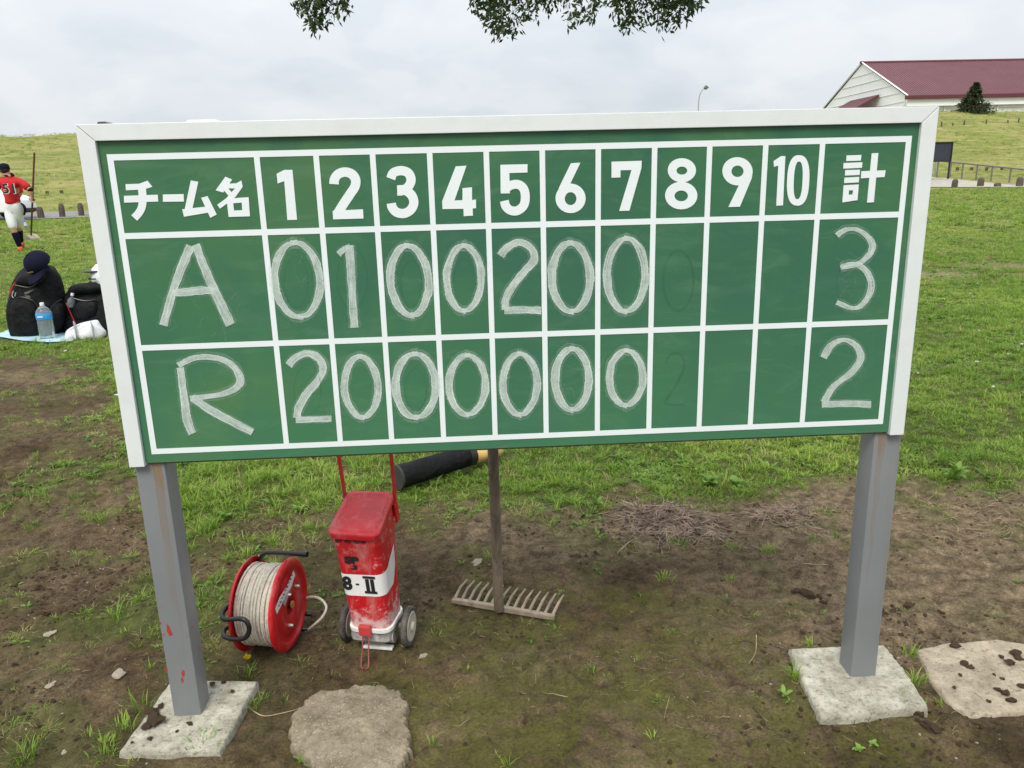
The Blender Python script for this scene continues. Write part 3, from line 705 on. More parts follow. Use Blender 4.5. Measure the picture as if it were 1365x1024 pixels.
for x0, lab in ((.003, None), (1.739, None)):
    b = MB(); b.box((x0+.034, .0425, (ZT-.04+.02)/2), (.068, .067, ZT-.04-.02)); o = b.obj('post', MT['grey_post'], sb, True, bevel=.006)
for xx in (.071+.0, ):
    pass
# rust streaks running down the posts below the board
def rust_run(x, z0, z1, w_):
    b = MB(); n = 14; l = []; r = []
    for i in range(n+1):
        t = i/n; z = z0+(z1-z0)*t; ww_ = w_*(1-.75*t)*(.8+.4*random.random()); cx_ = x+.002*sin(i*1.3)
        l.append((cx_-ww_/2, .0085, z)); r.append((cx_+ww_/2, .0085, z))
    b.add(l+r, [(i, i+1, n+2+i, n+1+i) for i in range(n)]); return b
def mat_rustrun():
    m, nt, b = newmat('rust_run'); v = coords(nt, 'Object', (60, 60, 6)); s = nt.nodes.new('ShaderNodeSeparateXYZ'); L(nt, coords(nt), s.inputs[0])
    b.inputs['Base Color'].default_value = (.36, .22, .10, 1); b.inputs['Roughness'].default_value = .8
    f = ramp(nt, M(nt, 'MULTIPLY', s.outputs[2], 1.43), [(.25, (.03,)*3), (.9, (.20,)*3), (.985, (.75,)*3)])
    L(nt, M(nt, 'MULTIPLY', f, ramp(nt, noise(nt, v, 1, 4), [(.35, (.3,)*3), (.6, (1,)*3)])), b.inputs['Alpha']); return m
MT['rust_run'] = mat_rustrun()
rust_run(.052, .695, .16, .020).obj('rust_streak', MT['rust_run'], sb); rust_run(1.757, .695, .30, .018).obj('rust_streak', MT['rust_run'], sb)
def flake(pts, name='paint_chip'):
    b = MB(); q = [P(x, y, 1, .0088) for x, y in pts]; b.loft([[Vector((p.x, .0088, p.z)) for p in q], [Vector((p.x, .0082, p.z)) for p in q]]); b.obj(name, MT['chip_red'], sb)
MT['chip_red'] = simple('red_primer', (.36, .035, .022), .7, var=.2)
flake([(222, 832), (225, 834), (230, 846), (226, 848), (223, 842)]); flake([(212, 829), (214, 829), (215, 832), (213, 832)]); flake([(220, 889), (222, 889), (222, 895), (220.5, 897)]); flake([(243, 893), (246, 895), (246, 900), (243.5, 903), (242, 898)]); flake([(241, 904), (244, 904), (245, 909), (242, 910)])
# concrete footings
def slab(name, pts, z, mat, parent, depth=.07, wob=.004, bev=.008, n=9, cz=0.0):
    pts = [Vector(p) for p in pts]; ring = []
    for i in range(len(pts)):
        a, c = pts[i], pts[(i+1) % len(pts)]
        for k in range(n): ring.append(a.lerp(c, k/n))
    rr = [Vector((p.x+random.gauss(0, wob*.4), p.y+random.gauss(0, wob*.4), 0)) for p in ring]; ce = sum(rr, Vector())/len(rr)
    secs = []
    fl_ = [(1.02, z-depth), (1.015, z-.014), (1.0, z-.005), (.98, z-.001), (.95, z)]+[(f, z) for f in (.9, .84, .77, .7, .62, .54, .46, .38, .3, .22, .14, .07, .01)]
    for f_, zz in fl_:
        q = []
        for p in rr:
            x, y = ce.x+(p.x-ce.x)*f_, ce.y+(p.y-ce.y)*f_
            h = (float(fbm(x*38, y*38, 4, .65))-.5)*wob*2.2+(float(fbm(x*9+3, y*9, 2))-.5)*wob*1.2
            rim = (float(fbm(x*60+9, y*60, 3))-.5)*(.004 if wob < .008 else .007) if .9 < f_ < 1.02 else 0
            q.append(Vector((x+rim, y+rim*.7, zz+cz*(1-f_)+(h if f_ < 1.01 else 0))))
        secs.append(q)
    b = MB(); b.loft(secs); return b.obj(name, mat, parent, True, ang=50)
zf = .026
slab('footing', [G(159, 1000, zf), G(293, 1001, zf), G(343, 907, zf), G(229, 906, zf)], zf, MT['concrete'], sb, wob=.002, n=14)
slab('footing', [G(1052, 864, zf), G(1178, 859, zf), G(1206, 893, zf), G(1237, 940, zf), G(1094, 956, zf)], zf, MT['concrete'], sb, wob=.002, n=14)

# printed grid lines
YP = -.0004
cols_x = [.353, .475, .592, .711, .830, .9485, 1.068, 1.189, 1.308, 1.430, 1.5545]
xl, xr, zt_, zb_ = .0500, 1.7510, ZT-.0590, ZB+.0265
LW = .0125
def decal(poly, name='line', mat='white_print', layer=0, parent=sb, y=YP):
    y1 = y-.0005-layer*.00012
    b = MB(); b.loft([[Vector((x, y, z)) for x, z in poly], [Vector((x, y1, z)) for x, z in poly]]); return b.obj(name, MT[mat], parent)
def rect(x0, x1, z0, z1): return [(x0, z0), (x1, z0), (x1, z1), (x0, z1)]
decal(rect(xl, xr, zt_-LW, zt_), 'grid_line'); decal(rect(xl, xr, zb_, zb_+LW), 'grid_line')
decal(rect(xl, xl+LW, zb_+LW, zt_-LW), 'grid_line'); decal(rect(xr-LW, xr, zb_+LW, zt_-LW), 'grid_line')
rows_z = [1.209, .968]
for z in rows_z: decal(rect(xl+LW, xr-LW, z-LW/2, z+LW/2), 'grid_line')
for x in cols_x:
    for z0, z1 in ((zb_+LW, rows_z[1]-LW/2), (rows_z[1]+LW/2, rows_z[0]-LW/2), (rows_z[0]+LW/2, zt_-LW)):
        decal(rect(x-LW*.47, x+LW*.47, z0, z1), 'grid_line')
# printed headings: outlines measured on the board
def tr(scale, ox, oy):
    def f(x, y):
        p = P(ox+x/scale, oy+y/scale, 1, 0); return (p.x, p.z)
    return f
T2 = tr(3.4125, 130, 180); T4 = tr(2.4375, 500, 180); T5 = tr(2.2268, 850, 140); T8 = tr(4.656, 1080, 60); T3 = tr(3.4125, 160, 440)
def band(T, pts, wpx, closed=False, n=8):
    c = catmull([(x, y, 0) for x, y in pts], n, closed); k = len(c); l = []; r = []
    for i in range(k):
        if closed: t = c[(i+1) % k]-c[i-1]
        else: t = c[min(i+1, k-1)]-c[max(i-1, 0)]
        t.normalize(); nrm = Vector((-t.y, t.x, 0))*wpx/2; l.append(T(*(c[i]+nrm)[:2])); r.append(T(*(c[i]-nrm)[:2]))
    return l, r
def glyph(pieces, name='numeral'):
    """pieces: ('poly', T, pts) | ('band', T, pts, w) | ('ring', T, outer, inner); all merged into one flat print"""
    b = MB()
    for li, pc in enumerate(pieces):
        y0, y1 = YP, YP-.0005-li*.00012
        if pc[0] == 'poly':
            q = [pc[1](*p) for p in pc[2]]; b.loft([[Vector((x, y0, z)) for x, z in q], [Vector((x, y1, z)) for x, z in q]])
            continue
        if pc[0] == 'ring': l = [pc[1](*p) for p in pc[2]]; r = [pc[1](*p) for p in pc[3]]; closed = True
        else: l, r = band(pc[1], pc[2], pc[3], len(pc) > 4 and pc[4]); closed = len(pc) > 4 and pc[4]
        n = len(l); vs = [(x, y, z) for y in (y0, y1) for q in (l, r) for x, z in q]; fs = []
        for i in range(n if closed else n-1):
            j = (i+1) % n
            fs += [(2*n+i, 2*n+j, 3*n+j, 3*n+i), (i, j, 2*n+j, 2*n+i), (n+i, 3*n+i, 3*n+j, n+j)]
        if not closed: fs += [(0, 2*n, 3*n, n), (n-1, 2*n-1, 4*n-1, 3*n-1)]
        b.add(vs, fs)
    return b.obj(name, MT['white_print'], sb)
def ell(cx, cy, rx, ry, n=28, e=1.0, rot=0):
    o = []
    for j in range(n):
        a = 2*pi*j/n; x = rx*math.copysign(abs(cos(a))**e, cos(a)); y = ry*math.copysign(abs(sin(a))**e, sin(a))
        o.append((cx+x*cos(rot)-y*sin(rot), cy+x*sin(rot)+y*cos(rot)))
    return o
glyph([('poly', T2, [(815, 177), (850, 159), (887, 159), (908, 386), (864, 387), (850, 210), (820, 221)])])
glyph([('band', T2, [(1076, 224), (1079, 200), (1096, 178), (1126, 169), (1156, 178), (1174, 203), (1171, 235), (1150, 268), (1118, 316), (1090, 362)], 43),
       ('poly', T2, [(1070, 345), (1208, 338), (1210, 380), (1072, 384)])])
glyph([('band', T4, [(51, 142), (60, 123), (85, 116), (108, 124), (117, 146), (108, 168), (88, 181), (72, 182)], 30),
       ('band', T4, [(72, 179), (95, 179), (118, 195), (126, 220), (116, 243), (94, 255), (70, 251), (56, 236), (53, 222)], 30)])
glyph([('poly', T4, [(262, 102), (297, 100), (258, 213), (284, 212), (284, 173), (315, 170), (315, 211), (328, 210), (328, 238), (317, 239), (318, 262), (288, 264), (287, 240), (219, 241), (218, 215)])])
glyph([('poly', T4, [(407, 97), (495, 95), (495, 122), (436, 124), (438, 190), (408, 190)]),
       ('band', T4, [(420, 178), (440, 164), (465, 161), (483, 176), (488, 204), (482, 230), (462, 246), (440, 245), (425, 232), (420, 214)], 29)])
glyph([('poly', T4, [(636, 92), (667, 90), (632, 163), (618, 200), (591, 196), (598, 170)]),
       ('ring', T4, ell(635, 206, 49, 48), ell(635, 207, 19, 21))])
glyph([('poly', T4, [(768, 87), (866, 84), (865, 108), (826, 246), (793, 247), (833, 114), (797, 115), (797, 138), (768, 139)])])
glyph([('ring', T5, ell(131, 194, 42, 36), ell(131, 195, 16, 12)), ('ring', T5, ell(129, 269, 48, 41), ell(129, 270, 20, 16))])
glyph([('ring', T5, ell(296, 197, 45, 42, rot=.1), ell(296, 197, 18, 17)), ('poly', T5, [(341, 200), (338, 218), (303, 302), (269, 303), (308, 222)])])
glyph([('poly', T5, [(403, 167), (425, 152), (438, 152), (431, 298), (411, 299), (417, 180), (404, 184)]),
       ('ring', T5, ell(476, 224, 33, 75, 36, .8, .05), ell(476, 224, 13, 56, 36, .8, .05))])
glyph([('poly', T2, [(128, 224), (190, 222), (228, 208), (250, 236), (212, 248), (130, 252)]),
       ('band', T2, [(202, 235), (206, 285), (203, 325), (190, 353), (168, 378)], 36), ('poly', T2, [(121, 277), (275, 272), (277, 303), (122, 308)])], 'letter')
glyph([('poly', T2, [(298, 271), (392, 269), (394, 303), (298, 304)])], 'letter')
glyph([('poly', T2, [(425, 207), (459, 213), (430, 345), (396, 343)]), ('poly', T2, [(386, 338), (505, 325), (512, 352), (394, 372)]),
       ('poly', T2, [(472, 286), (501, 278), (543, 362), (514, 377)])], 'letter')
glyph([('poly', T2, [(582, 190), (613, 203), (572, 262), (538, 252)]), ('poly', T2, [(588, 222), (632, 220), (655, 207), (661, 236), (628, 282), (590, 312), (558, 335), (545, 318), (586, 288), (626, 243), (575, 244)]),
       ('poly', T2, [(572, 248), (590, 238), (612, 262), (596, 276)]),
       ('ring', T2, [(588, 290), (688, 283), (694, 370), (597, 373)], [(618, 311), (657, 308), (659, 342), (622, 344)])], 'letter')
glyph([('poly', T8, [(225, 686), (317, 683), (313, 718), (222, 721)]), ('poly', T8, [(206, 733), (323, 728), (320, 763), (204, 768)]),
       ('poly', T8, [(216, 777), (308, 774), (305, 807), (214, 811)]), ('poly', T8, [(211, 824), (303, 819), (300, 853), (209, 858)]),
       ('ring', T8, [(206, 871), (300, 866), (292, 963), (198, 978)], [(239, 903), (265, 902), (261, 928), (237, 930)]),
       ('poly', T8, [(316, 784), (466, 778), (460, 820), (313, 828)]), ('poly', T8, [(380, 673), (421, 671), (393, 976), (351, 979)])], 'letter')

# chalk strokes: a flat chalk drawn sideways, broad on the verticals, thin at the turns
_cl = [0]
def stroke(b, uvs, pts, wpx, thin=.5, closed=False, n=7, jit=.4, flat_=False):
    c = catmull([(x, y, 0) for x, y in pts], n, closed); k = len(c); l = []; r = []
    if closed: c = c+[c[0]]+[c[1]]; k += 2
    vl = 0; vv = []; off_ = random.random()*6; wpx = wpx*1.10; y = -.0012-.00012*_cl[0] if not flat_ else -.0010-.00003*_cl[0]; _cl[0] = (_cl[0]+1) % 6
    for i in range(k):
        t = c[min(i+1, k-1)]-c[max(i-1, 0)]; t.normalize()
        ww_ = wpx*(thin+(1-thin)*abs(t.y)**1.2)*(1+random.uniform(-.05, .05))*(1+.06*sin(i*.25+off_))
        nrm = Vector((-t.y, t.x, 0)) if thin > .8 else Vector((-t.y, t.x, 0)).lerp(Vector((1 if t.y < 0 else -1, 0, 0)), .15)
        nrm = nrm*ww_/2; j = Vector((random.gauss(0, jit*.4), random.gauss(0, jit*.3), 0))
        a = P((c[i]+nrm+j).x, (c[i]+nrm+j).y); q = P((c[i]-nrm+j).x, (c[i]-nrm+j).y)
        l.append((a.x, y, a.z)); r.append((q.x, y, q.z))
        if i: vl += (c[i]-c[i-1]).length
        vv.append(vl/60)
    o = len(b.v); b.add(l+r, [(i, i+1, k+i+1, k+i) for i in range(k-1)])
    for i in range(k-1): uvs += [(0, vv[i]), (0, vv[i+1]), (1, vv[i+1]), (1, vv[i])]
def chalk(strokes, name='chalk_mark', mat='chalk'):
    if mat == 'chalk': chalk([(q[0], q[1]*1.5, dict(thin=.9, jit=1.2, flat_=True)) for q in strokes], 'chalk_smear', 'chalk_smear')
    b = MB(); uvs = []; off = random.random()*40; multi = len(strokes) > 3
    for s_ in strokes: stroke(b, uvs, *s_[:2], **(s_[2] if len(s_) > 2 else {}))
    me = b.mesh(name); uv = me.uv_layers.new(name='UVMap')
    for i, q in enumerate(uvs): uv.data[i].uv = (q[0], q[1]+off)
    me.materials.append(MT[mat]); o = bpy.data.objects.new(name, me); C.objects.link(o); o.parent = sb
    if multi: o['kind'] = 'stuff'
    return o
def zero(cx, cy, rx, ry, rot=0.0, w_=10.5, open_=0, **kw):
    """an 0 drawn in two bows that meet in points at top and bottom"""
    R_ = []; L_ = []
    pe = random.uniform(1.0, 1.22)
    for k in range(13):
        a = -pi/2+pi*k/12; f = abs(cos(a))**pe
        R_.append((rx*1.02*f+random.gauss(0, .25), ry*sin(a))); L_.append((-rx*1.02*f+random.gauss(0, .25), ry*sin(a)))
    L_[0] = (rx*.16, -ry*1.0); R_[0] = (-rx*.18, -ry*1.01); L_[-1] = (rx*.14, ry*1.02); R_[-1] = (-rx*.10, ry*.97)
    rt = lambda q: (cx+q[0]*cos(rot)-q[1]*sin(rot), cy+q[0]*sin(rot)+q[1]*cos(rot))
    return [([rt(q) for q in L_], w_, dict(thin=.62)), ([rt(q) for q in R_], w_*.97, dict(thin=.62))]
S1 = dict(thin=.95)
chalk([([(255, 328), (244, 352), (231, 388), (218, 434)], 11.5, S1), ([(261, 326), (271, 352), (289, 394), (308, 433)], 11.5, S1), ([(231, 391), (250, 389), (270, 387), (287, 388)], 10.5, S1)], 'chalk_letter')
chalk([([(240.8, 490), (243, 510), (247, 540), (250, 560), (257, 578)], 10.5, S1),
       ([(238, 487), (256.7, 478), (277, 475.7), (299, 480), (314, 491), (320.6, 506), (317, 515), (300.7, 524), (277, 528.5), (254, 531)], 10.5, dict(thin=.72)),
       ([(256.7, 530), (280, 546), (308, 561), (337, 576)], 10, S1)], 'chalk_letter')
D = 'chalk_digit'
chalk(zero(396.5, 373, 29.5, 50, -.09, 10.5), D)
chalk([([(451, 339), (458, 333), (467, 329)], 8, S1), ([(466, 327), (468, 360), (470, 400), (472.5, 437)], 10.5, S1)], D)
chalk(zero(546, 374, 25, 47, -.08, 11), D); chalk(zero(618.5, 371, 22.5, 44, .0, 10), D)
chalk([([(667, 341), (675, 331), (692, 323), (708, 331), (712, 346), (700, 361), (683, 382), (674, 400), (674, 413)], 10.5, dict(thin=.85)), ([(672, 414), (697, 413), (721.5, 414)], 10, S1)], D)
chalk(zero(761, 369.5, 25, 46, -.02, 11), D); chalk(zero(834.5, 366.5, 25, 49, .02, 10.5), D)
chalk([([(385, 487), (394, 477), (410, 471), (424, 477), (431, 490), (424, 507.4), (409, 525), (399, 542), (396, 557)], 10.5, dict(thin=.85)), ([(394, 559.6), (418, 559), (442, 558)], 8.5, S1)], D)
chalk(zero(481.6, 515.6, 22, 41, -.05, 10), D); chalk(zero(554, 514, 26, 42.5, -.02, 11), D); chalk(zero(623, 513, 24, 40, .0, 10), D)
chalk(zero(693, 512, 22.5, 41, .0, 10), D); chalk(zero(762.5, 505.5, 22, 41, .0, 11), D); chalk(zero(834.5, 503.7, 22, 37, .02, 10), D)
chalk([([(1115, 314), (1128, 306), (1144, 307), (1159, 319), (1162, 332), (1152, 346), (1137, 354), (1120, 357)], 9, dict(thin=.6)), ([(1121, 356), (1137, 351.5), (1154, 361), (1161, 382), (1152, 403), (1137, 411), (1115, 403)], 9, dict(thin=.62))], D)
chalk([([(1097, 477), (1108, 460), (1125, 453), (1141, 461), (1147, 478), (1134, 497), (1111, 515), (1098, 536)], 9.5, dict(thin=.7)), ([(1095, 539), (1128, 538), (1161, 539)], 9, S1)], D)
# traces of wiped figures
GH = dict(thin=.9, jit=1.0)
def ghost(st, mat='chalk_ghost'): chalk(st, 'wiped_mark', mat)
ghost([([(x, y) for x, y in ell(904, 374, 20, 40, 14)], 3, dict(closed=True, thin=.8))])
ghost([([(887, 484), (893, 473), (905, 471), (912, 484), (905, 505), (890, 530), (888, 538), (912, 539)], 3, dict(thin=.9))])
for cx_, cy_, rx_, ry_ in ((395, 376, 16, 34), (470, 372, 20, 40), (548, 378, 14, 30), (618, 376, 15, 30), (700, 380, 18, 32), (1140, 380, 24, 34), (412, 520, 18, 34), (556, 520, 14, 28)):
    ghost([(ell(cx_+random.uniform(-3, 3), cy_, rx_, ry_, 12), 1.4, dict(closed=True, thin=.8))])
def scribble(cx_, cy_, rx_, ry_, n):
    st = []
    for k in range(n):
        a = random.random()*pi*2; x = cx_+random.uniform(-rx_, rx_); y = cy_+random.uniform(-ry_, ry_); l = random.uniform(8, 30); q = [(x, y)]
        for j in range(4): a += random.uniform(-.5, .5); q.append((q[-1][0]+cos(a)*l/4, q[-1][1]+sin(a)*l/4))
        st.append((q, random.uniform(.5, 1.0), dict(thin=1)))
    chalk(st, 'wiped_mark', 'chalk_faint')
scribble(270, 400, 50, 45, 16); scribble(285, 520, 60, 45, 12); scribble(398, 380, 20, 35, 8); scribble(475, 380, 22, 40, 6); scribble(620, 370, 70, 40, 10); scribble(1140, 370, 30, 40, 9); scribble(430, 510, 30, 40, 7); scribble(1125, 500, 30, 40, 6); scribble(760, 520, 60, 40, 8)
for k in range(0):
    x0 = 215+k*30+random.uniform(-12, 12)
    ghost([([(x0, 350+random.uniform(0, 60)), (x0+3, 400), (x0+random.uniform(-3, 3), 440)], random.uniform(2, 5), GH)])

# ------------------------------------------------------------------ round concrete pad, pale slab, crumbs
ringp = [G(x, y, .02) for x, y in ((386, 978), (390, 955), (401, 938), (422, 922), (460, 915), (507, 910), (530, 920), (545, 936), (540, 962), (546, 992), (539, 1010), (520, 1028), (470, 1036), (432, 1028), (412, 1012), (396, 998))]
o = slab('round_pad', ringp, .020, MT['concrete_round'], None, .06, .0085, n=7, cz=.010); tag(o, 'rough round gritty concrete pad half sunk in mossy soil at the bottom edge', 'concrete pad')
pp = [G(x, y, .010) for x, y in ((1222, 865), (1262, 858), (1330, 853), (1385, 862), (1400, 900), (1392, 945), (1345, 950), (1293, 957), (1262, 935), (1240, 905))]
o = slab('pale_slab', pp, .012, MT['concrete_pale'], None, .06, .005, n=5); tag(o, 'sandy pale concrete slab with dark soil crumbs right of the scoreboard footing', 'concrete slab')
def blob(r, mat, name, sq=.6, seed=0, parent=None):
    rd = random.Random(seed); bm = bmesh.new(); bmesh.ops.create_icosphere(bm, subdivisions=2, radius=1)
    a, c, d = rd.random()*9, rd.random()*9, rd.random()*9
    for v in bm.verts:
        q = v.co; k = 1+.28*sin(q.x*3+a)*cos(q.y*3.5+c)+.18*sin(q.z*5+d+q.x*4)+rd.gauss(0, .09)
        v.co = Vector((q.x*r*k, q.y*r*k*.8, q.z*r*sq*k))
    me = bpy.data.meshes.new(name); bm.to_mesh(me); bm.free(); me.materials.append(mat)
    return me
blobm = [blob(1, MT['clod'], 'crumb', .33, i) for i in range(6)]
def crumb(px, py, z, rpx, label, grp, cat='soil crumb'):
    p = G(px, py, z); r = rpx*.0023
    o = bpy.data.objects.new('soil_crumb', random.choice(blobm)); C.objects.link(o); o.location = (p.x, p.y, z+r*.22); o.scale = (r, r, r); o.rotation_euler = (random.uniform(-.2, .2), random.uniform(-.2, .2), random.random()*6)
    return tag(o, label, cat, grp)
crumb(207, 962, .03, 11, 'large flat dark soil clod on the left concrete footing', None)
crumb(203, 950, .03, 8, 'smaller dark clod just behind the large one on the left footing', None)
crumb(196, 969, .03, 6, 'dark clod touching the front left of the large clod on the left footing', None)
for x, y, r in ((214, 942, 4), (253, 965, 3.5), (283, 912, 4), (298, 910, 3), (310, 922, 3), (200, 985, 3), (236, 975, 2), (176, 990, 2)):
    crumb(x, y, .028, r, 'small dark soil crumb lying on the left concrete footing', 'small soil crumbs on the left footing')
for x, y, r in ((1273, 861, 7), (1286, 886, 6), (1293, 890, 5), (1354, 872, 8), (1346, 884, 8), (1358, 878, 6), (1335, 876, 4), (1340, 925, 7), (1348, 934, 6), (1330, 920, 5), (1280, 900, 3), (1272, 917, 3), (1318, 935, 3), (1362, 915, 5), (1325, 900, 3), (1336, 905, 3)):
    crumb(x, y, .014, r*.85, 'dark soil crumb lying on the sandy pale slab', 'dark soil crumbs on the sandy slab')

# ------------------------------------------------------------------ red line marker
MT['stand_red'] = simple('dull_red_wire', (.26, .03, .03), .6, var=.3, dirt=(.2, .16, .12), dirtamt=.3)
lm = thing('line_marker', 'chalky red wheeled line marking box with numbered white label and two red rods', 'line marker', (.476, .322, 0), radians(-13))
def sec(z, w0, w1, y0, y1, r, n=5):
    """rounded trapezoid cross-section; w0 front width (at y0), w1 back width"""
    q = []
    for (cx_, cy_, a0) in ((w1/2-r, y1-r, 0), (-w1/2+r, y1-r, pi/2), (-w0/2+r, y0+r, pi), (w0/2-r, y0+r, 3*pi/2)):
        for k in range(n):
            a = a0+pi/2*k/(n-1); q.append(Vector((cx_+r*cos(a), cy_+r*sin(a), z)))
    return q
BH0, BH1 = .080, .368
def bsec(t, grow=0.0, dz=0):
    return sec(BH0+(BH1-BH0)*t+dz, .116+.022*t+grow, .116+.022*t+grow, -.058-.004*t-grow/2, .068+.030*t+grow/2, .026)
ys_of = lambda p, t: p
b = MB(); secs = [bsec(t) for t in (0, .25, .5, .75, .87)]+[bsec(.90, .004), bsec(.92, .004), bsec(.94, 0), bsec(1.0)]
for q in secs[-1]: q.z += (q.y+.08)*.30
for q in secs[-2]: q.z += (q.y+.08)*.30
b.loft(secs); b.obj('hopper', MT['red_body'], lm, True, ang=40)
def lidsec(z, g):
    q = sec(z, .148+g, .142+g, -.072-g/2, .106+g/2, .024)
    for p in q: p.z += (p.y+.08)*.30
    return q
b = MB(); b.loft([lidsec(BH1-.006, 0), lidsec(BH1+.006, .004), lidsec(BH1+.010, 0), lidsec(BH1+.011, -.02), lidsec(BH1+.0135, -.024), lidsec(BH1+.0135, -.03), lidsec(BH1+.0115, -.034), lidsec(BH1+.0115, -.08)])
lid = b.obj('lid', MT['red_lid'], lm, True, ang=40)
b = MB(); lip = sec(BH0-.004, .128, .128, -.066, .076, .03); lip2 = sec(BH0+.006, .128, .128, -.066, .076, .03)
b.loft([lip, lip2]); b.obj('lime_rim', MT['lime'], lm, True)
b = MB(); b.loft([sec(.032, .085, .095, -.048, .060, .012), sec(.045, .115, .120, -.058, .066, .014), sec(.078, .120, .120, -.058, .068, .02)]); b.obj('chassis', MT['limed_metal'], lm, True)
b = MB(); b.tube([(-.062, -.02, .048), (.062, -.02, .048)], .024, 14); b.obj('roller', MT['limed_metal'], lm, True)
b = MB(); b.box((0.012, -.030, .010), (.088, .02, .008)); b.obj('scraper', MT['lime'], lm, bevel=.002)
for s in (-1, 1):
    Mx = Matrix.Translation((s*.0925, .012, .057)) @ Matrix.Rotation(pi/2, 4, 'Y')
    b = MB(); b.lathe([(.042, -.008), (.053, -.009), (.0575, -.005), (.0575, .005), (.053, .009), (.042, .008)], Mx, 40); wh = b.obj('wheel', MT['tyre'], lm, True)
    b = MB(); b.lathe([(.002, -.004), (.040, -.0095), (.0435, -.0085), (.0435, .0085), (.040, .0105), (.034, .009), (.014, .0095), (.012, .017), (.002, .018)], Mx, 32); b.obj('hub', MT['hub'], wh, True)
    b = MB(); b.tube([(s*.06, .012, .057), (s*.106, .012, .057)], .008, 10); b.obj('axle', MT['limed_metal'], lm, True)
    # rods
    b = MB(); b.tube([(s*.074-.005, .092, .375), (s*.078-.006, .104, .45), (s*.088-.008, .13, .80), (s*.088-.008, .14, .88)], .0058, 10); b.obj('rod', MT['red_rod'], lm, True)
    b = MB(); b.tube([(s*.074-.005, .090, .365), (s*.0755-.006, .096, .41)], .0095, 10); b.obj('rod_socket', MT['red_rod'], lm, True)
    b = MB(); b.box((s*.0735, .092, .378), (.007, .026, .055)); b.obj('bracket', MT['red_rod'], lm, bevel=.002)
b = MB(); b.tube([(-.096, .14, .88), (.080, .14, .88)], .012, 12); b.obj('grip', MT['black_rubber'], lm, True)
b = MB(); b.box((-.006, -.073, .088), (.034, .016, .030)); st_ = b.obj('stand_bracket', simple('pink_red', (.50, .05, .05), .5, var=.15), lm, bevel=.003)
for s in (-1, 1):
    b = MB(); b.tube(catmull([(-.004+s*.010, -.075, .076), (-.002+s*.009, -.095, .04), (.002+s*.011, -.118, .005), (.005+s*.004, -.128, .003)], 5), .0021, 8); b.obj('stand_wire', MT['stand_red'], lm, True)
# label band that wraps the front and ends in a point on the right side
def bodypt(t, ang_x, off=.0016):
    q = bsec(t, off*2); return q
def wrap(u, t, off):
    """u: 0..1 along left-front-right of the hopper outline, t: height fraction"""
    q = bsec(t, off*2); path = q[9:]+[q[0]]; path = q[10:20]+[q[0], q[1]]
    ln = [0]
    for i in range(1, len(path)): ln.append(ln[-1]+(path[i]-path[i-1]).length)
    s_ = u*ln[-1]
    for i in range(1, len(path)):
        if s_ <= ln[i] or i == len(path)-1:
            f = (s_-ln[i-1])/(ln[i]-ln[i-1]+1e-9); return path[i-1].lerp(path[i], f)
def bandmesh(u0, u1, tlo, thi, off, nu=36, nt_=4):
    b = MB(); vs = []
    for i in range(nu+1):
        u = u0+(u1-u0)*i/nu; lo, hi = tlo(u), thi(u)
        for j in range(nt_+1): vs.append(wrap(u, lo+(hi-lo)*j/nt_, off))
    b.add(vs, [(i*(nt_+1)+j, (i+1)*(nt_+1)+j, (i+1)*(nt_+1)+j+1, i*(nt_+1)+j+1) for i in range(nu) for j in range(nt_)]); return b
MT['label_white'] = simple('label_white', (.78, .78, .77), .5, var=.04, dirt=(.5, .47, .42), dirtamt=.12, dscale=40)
tl_ = lambda u: .37+.02*u+(max(0, u-.80)/.10)*.16
th_ = lambda u: .60+.02*u+(max(0, u-.66)/.24)*.14
bandmesh(.055, .90, tl_, th_, .0012).obj('label_band', MT['label_white'], lm, True)
for k in range(11):
    f0 = (k+.5)/12
    bandmesh(.62, .895, lambda u: tl_(u)+(th_(u)-tl_(u))*f0, lambda u: tl_(u)+(th_(u)-tl_(u))*f0+.004, .0017, 16, 1).obj('label_stripe', MT['hub'], lm)
def text_mesh(txt, size, name, mat, parent, mtx, sxy=(1, 1), offset=0.0, ext=.0003):
    cu = bpy.data.curves.new(name, 'FONT'); cu.body = txt; cu.size = size; cu.extrude = ext; cu.offset = offset; cu.align_x = 'CENTER'; cu.align_y = 'CENTER'; cu.resolution_u = 3
    to = bpy.data.objects.new('tmp_text', cu); C.objects.link(to); bpy.context.view_layer.update()
    me = bpy.data.meshes.new_from_object(to.evaluated_get(bpy.context.evaluated_depsgraph_get())); bpy.data.objects.remove(to)
    me.transform(Matrix.Diagonal((sxy[0], sxy[1], 1, 1))); me.transform(mtx); me.materials.clear(); me.materials.append(mat)
    o = bpy.data.objects.new(name, me); C.objects.link(o); o.parent = parent; me.name = name; return o
def face_m(t, dx, off=.0022):
    yf_ = lambda t_: -.058-.004*t_-off
    q0 = Vector((0, yf_(t-.03), BH0+(BH1-BH0)*(t-.03))); q1 = Vector((0, yf_(t+.03), BH0+(BH1-BH0)*(t+.03))); up = (q1-q0).normalized()
    nrm = Vector((0, up.z*-1, up.y)); nrm = Vector((1, 0, 0)).cross(up)
    c = (q0+q1)/2; mt = Matrix((Vector((1, 0, 0)), up, nrm)).transposed().to_4x4(); mt.translation = Vector((dx, (q0.y+q1.y)/2, c.z)); return mt
text_mesh('8', .052, 'label_letter', MT['black_paint'], lm, face_m(.50, -.042), (1.05, 1.05), .0022)
text_mesh('-', .030, 'label_letter', MT['black_paint'], lm, face_m(.51, -.012), (1.0, 1.0), .0012)
text_mesh('II', .050, 'label_letter', MT['black_paint'], lm, face_m(.49, .025), (1.15, 1.0), .0022)
